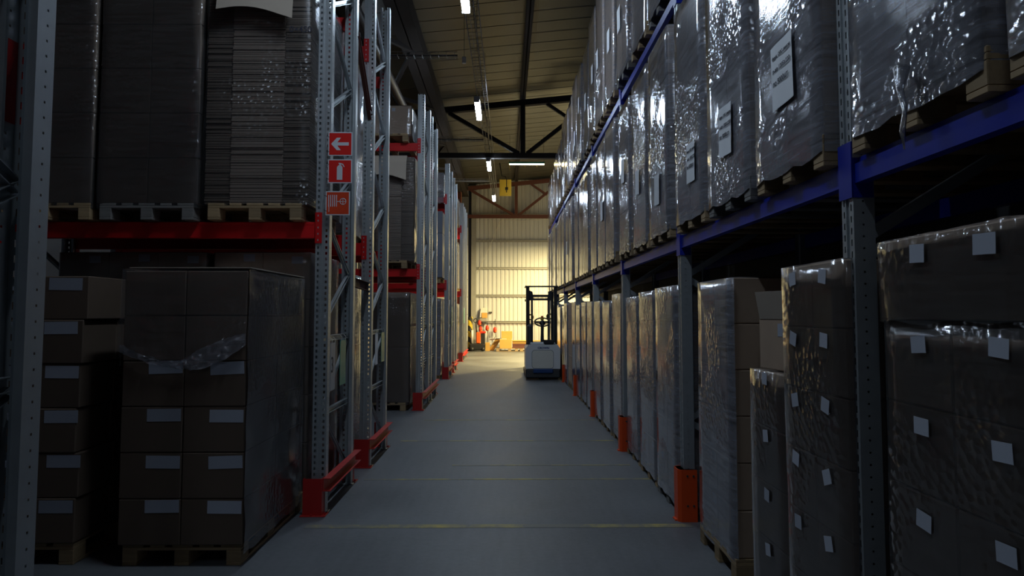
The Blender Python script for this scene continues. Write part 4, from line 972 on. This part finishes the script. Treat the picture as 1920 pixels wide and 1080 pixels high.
# ------------------------------------------------------------------ things along the back wall
YB = 31.3
r = thing('electric_pallet_truck', 'orange and black pallet truck charging by the back wall', 'pallet truck', (-1.22, YB, 0))
part('base', MB().cbox(-0.42, 0.30, -0.35, 0.35, 0.05, 0.34, 0.05), 'black_plastic', r)
part('body', MB().cbox(-0.12, 0.08, -0.25, 0.2, 0.34, 0.86, 0.04), 'orange_plastic', r)
part('battery', MB().cbox(0.10, 0.28, -0.2, 0.2, 0.30, 0.80, 0.03), 'black_plastic', r)
part('lid', MB().cbox(0.02, 0.32, -0.22, 0.22, 0.80, 0.90, 0.03), 'red_plastic', r)
part('tiller', MB().tube([(-0.1, 0.0, 0.8), (-0.12, -0.1, 1.1), (-0.14, -0.12, 1.32)], 0.03, 8), 'black_plastic', r, True)
part('handle', MB().torus((-0.14, -0.12, 1.38), 0.09, 0.02, 'y', 18, 6), 'black_plastic', r, True)
for xx in (-0.3, 0.2): part('wheel', MB().tube([(xx, -0.36, 0.09), (xx, -0.28, 0.09)], 0.09, 14), 'black_plastic', r, True)
o = tag(obj('paper_roll', MB().tube([(-1.52, YB - 0.1, 0.34), (-1.52, YB - 0.1, 0.95)], 0.055, 12).mesh('paper_roll', 'white_plastic', True)), 'upright white roll standing beside the orange pallet truck', 'roll')
sb = tag(obj('roll_stand', MB().cbox(-1.62, -1.44, YB - 0.2, YB + 0.0, 0.0, 0.34, 0.02).mesh('roll_stand', 'black_plastic')), 'low black stand under the white roll', 'stand')
for i, (x, z, sc) in enumerate(((-1.22, 1.27, 1.1), (-1.17, 0.98, 1.15), (-0.86, 1.03, 1.1), (-0.50, 0.94, 1.15))):
    r = thing('charging_plug', 'red charging plug on a cable, ' + ('above the orange pallet truck', 'just over the orange pallet truck', 'between pallet truck and cartons', 'beside the upper carton')[i], 'plug', (x, Y1 - 0.35, z), 0, 'red charging plugs by the back wall')
    part('body', MB().tube([(0, 0, -0.12 * sc), (0, 0, -0.06 * sc), (0, 0, 0.06 * sc), (0, 0, 0.12 * sc)], [0.05 * sc, 0.08 * sc, 0.07 * sc, 0.02], 10), 'red_plastic', r, True)
    part('cable', MB().tube([(0, 0, 0.12), (0.01, 0.1, 0.5 if i != 2 else 0.3), (0.0, 0.2, 1.32 - z if z < 1.25 else 0.45)], 0.012, 6), 'black_plastic', r, True)
    part('cable', MB().tube([(0, 0, -0.12), (0.04, 0, -0.3), (0.01 - 0.12 * (i % 2), 0, -0.5), (-0.02, 0.05, -z + 0.25)], 0.012, 6), 'black_plastic', r, True)
    part('tag', MB().box(0.02, 0.06, -0.085, -0.08, -0.09, -0.04), 'yellow_paint', r)
r = thing('charger_box', 'grey charger unit fixed on the wall rail above the plugs', 'charger', (-1.0, Y1 - 0.2, 1.38))
part('case', MB().cbox(-0.28, 0.12, -0.08, 0.06, -0.06, 0.10, 0.015), 'girt_steel', r); part('socket', MB().cbox(-0.1, 0.1, -0.10, 0.0, -0.16, -0.05, 0.012), 'truck_dark', r)
r = thing('wall_notice_box', 'bright white box with a brown lower half on the wall', 'wall box', (-1.0, Y1 - 0.06, 1.75))
part('body', MB().cbox(-0.16, 0.14, -0.16, 0.0, -0.02, 0.22, 0.015), 'white_plastic', r)
part('flap', MB().prism([(-0.24, -0.24), (-0.14, -0.22), (-0.10, 0.2), (-0.16, 0.2)], 'y', -0.17, -0.05), 'white_plastic', r)
part('lower_box', MB().cbox(-0.13, 0.14, -0.20, 0.0, -0.26, -0.02, 0.01), 'orange_cardboard', r)
o = tag(obj('wall_socket', MB().cbox(-0.80, -0.64, Y1 - 0.1, Y1, 1.71, 1.79, 0.02).mesh('wall_socket', 'truck_dark')), 'small dark oval fitting beside the white wall box', 'fitting')
o = tag(obj('striped_post', MB().tube([(-1.62, 31.4, 0), (-1.62, 31.4, 1.55)], 0.11, 14).mesh('striped_post', 'hazard_stripe', True)), 'yellow and black striped post at the end of the red racks', 'bollard')
# cartons, boards, pallets in the yellow light
for i, xx in enumerate((0.18, 1.02)):
    pallet(xx, 31.1, 0, PI / 2, ('yellow-lit wooden pallet under the two orange cartons', 'yellow-lit wooden pallet under the stacked boards')[i], 'pallets by the back wall')
tag(obj('orange_carton', MB().cbox(-0.27, 0.28, 30.72, 31.3, 0.1445, 0.56, 0.008).mesh('orange_carton', 'orange_cardboard')), 'orange carton standing on the pallet by the back wall', 'carton')
tag(obj('orange_carton', MB().cbox(-0.19, 0.30, 31.0, 31.45, 0.5605, 0.90, 0.008).mesh('orange_carton', 'orange_cardboard')), 'orange carton stacked on top of the other orange carton', 'carton')
tag(obj('paper_slip', MB().box(-0.25, 0.05, 30.74, 30.95, 0.5605, 0.566).mesh('paper_slip', 'paper')), 'white paper lying on the lower orange carton', 'paper')
tag(obj('orange_carton', MB().cbox(-0.92, -0.72, 31.2, 31.5, 0.0, 0.38, 0.006).mesh('orange_carton', 'orange_cardboard')), 'small orange carton on the floor beside the pallet truck', 'carton')
r = thing('timber_stack', 'stack of long reddish boards on the pallet by the wall', 'boards', (0.95, 31.2, 0.145))
for k in range(3):
    for j in range(2):
        part('plank', MB().cbox(-0.64, 0.62 + 0.03 * j, -0.3 + 0.3 * j, -0.02 + 0.3 * j, k * 0.1 + 0.002, k * 0.1 + 0.096, 0.006), 'orange_cardboard' if k == 2 else 'rust_steel', r)
part('cover_board', MB().cbox(-0.66, 0.66, -0.35, 0.35, 0.305, 0.335, 0.004), 'orange_cardboard', r)
r = thing('leaning_board', 'brown board leaning behind the small carton at the wall', 'board', (-0.52, 31.6, 0))
part('panel', MB().bar((-0.16, -0.2, 0.02), (0.18, 0.15, 0.5), 0.34, 0.02), 'orange_cardboard', r)
part('batten', MB().bar((-0.2, -0.1, 0.50), (0.42, -0.1, 0.56), 0.06, 0.04), 'rust_steel', r)
# hanging loose cable on the back wall
tag(obj('loose_cable', MB().tube([(-1.35, 32.2, 3.6), (-0.7, 32.2, 5.0), (-0.3, 32.2, 6.0), (-0.1, 32.1, 6.15), (0.8, 31.85, 6.02), (1.7, 31.8, 6.1), (2.4, 31.8, 6.12)], 0.012, 6).mesh('loose_cable', 'white_plastic', True)), 'thin pale cable sagging across the back wall below the truss', 'cable')
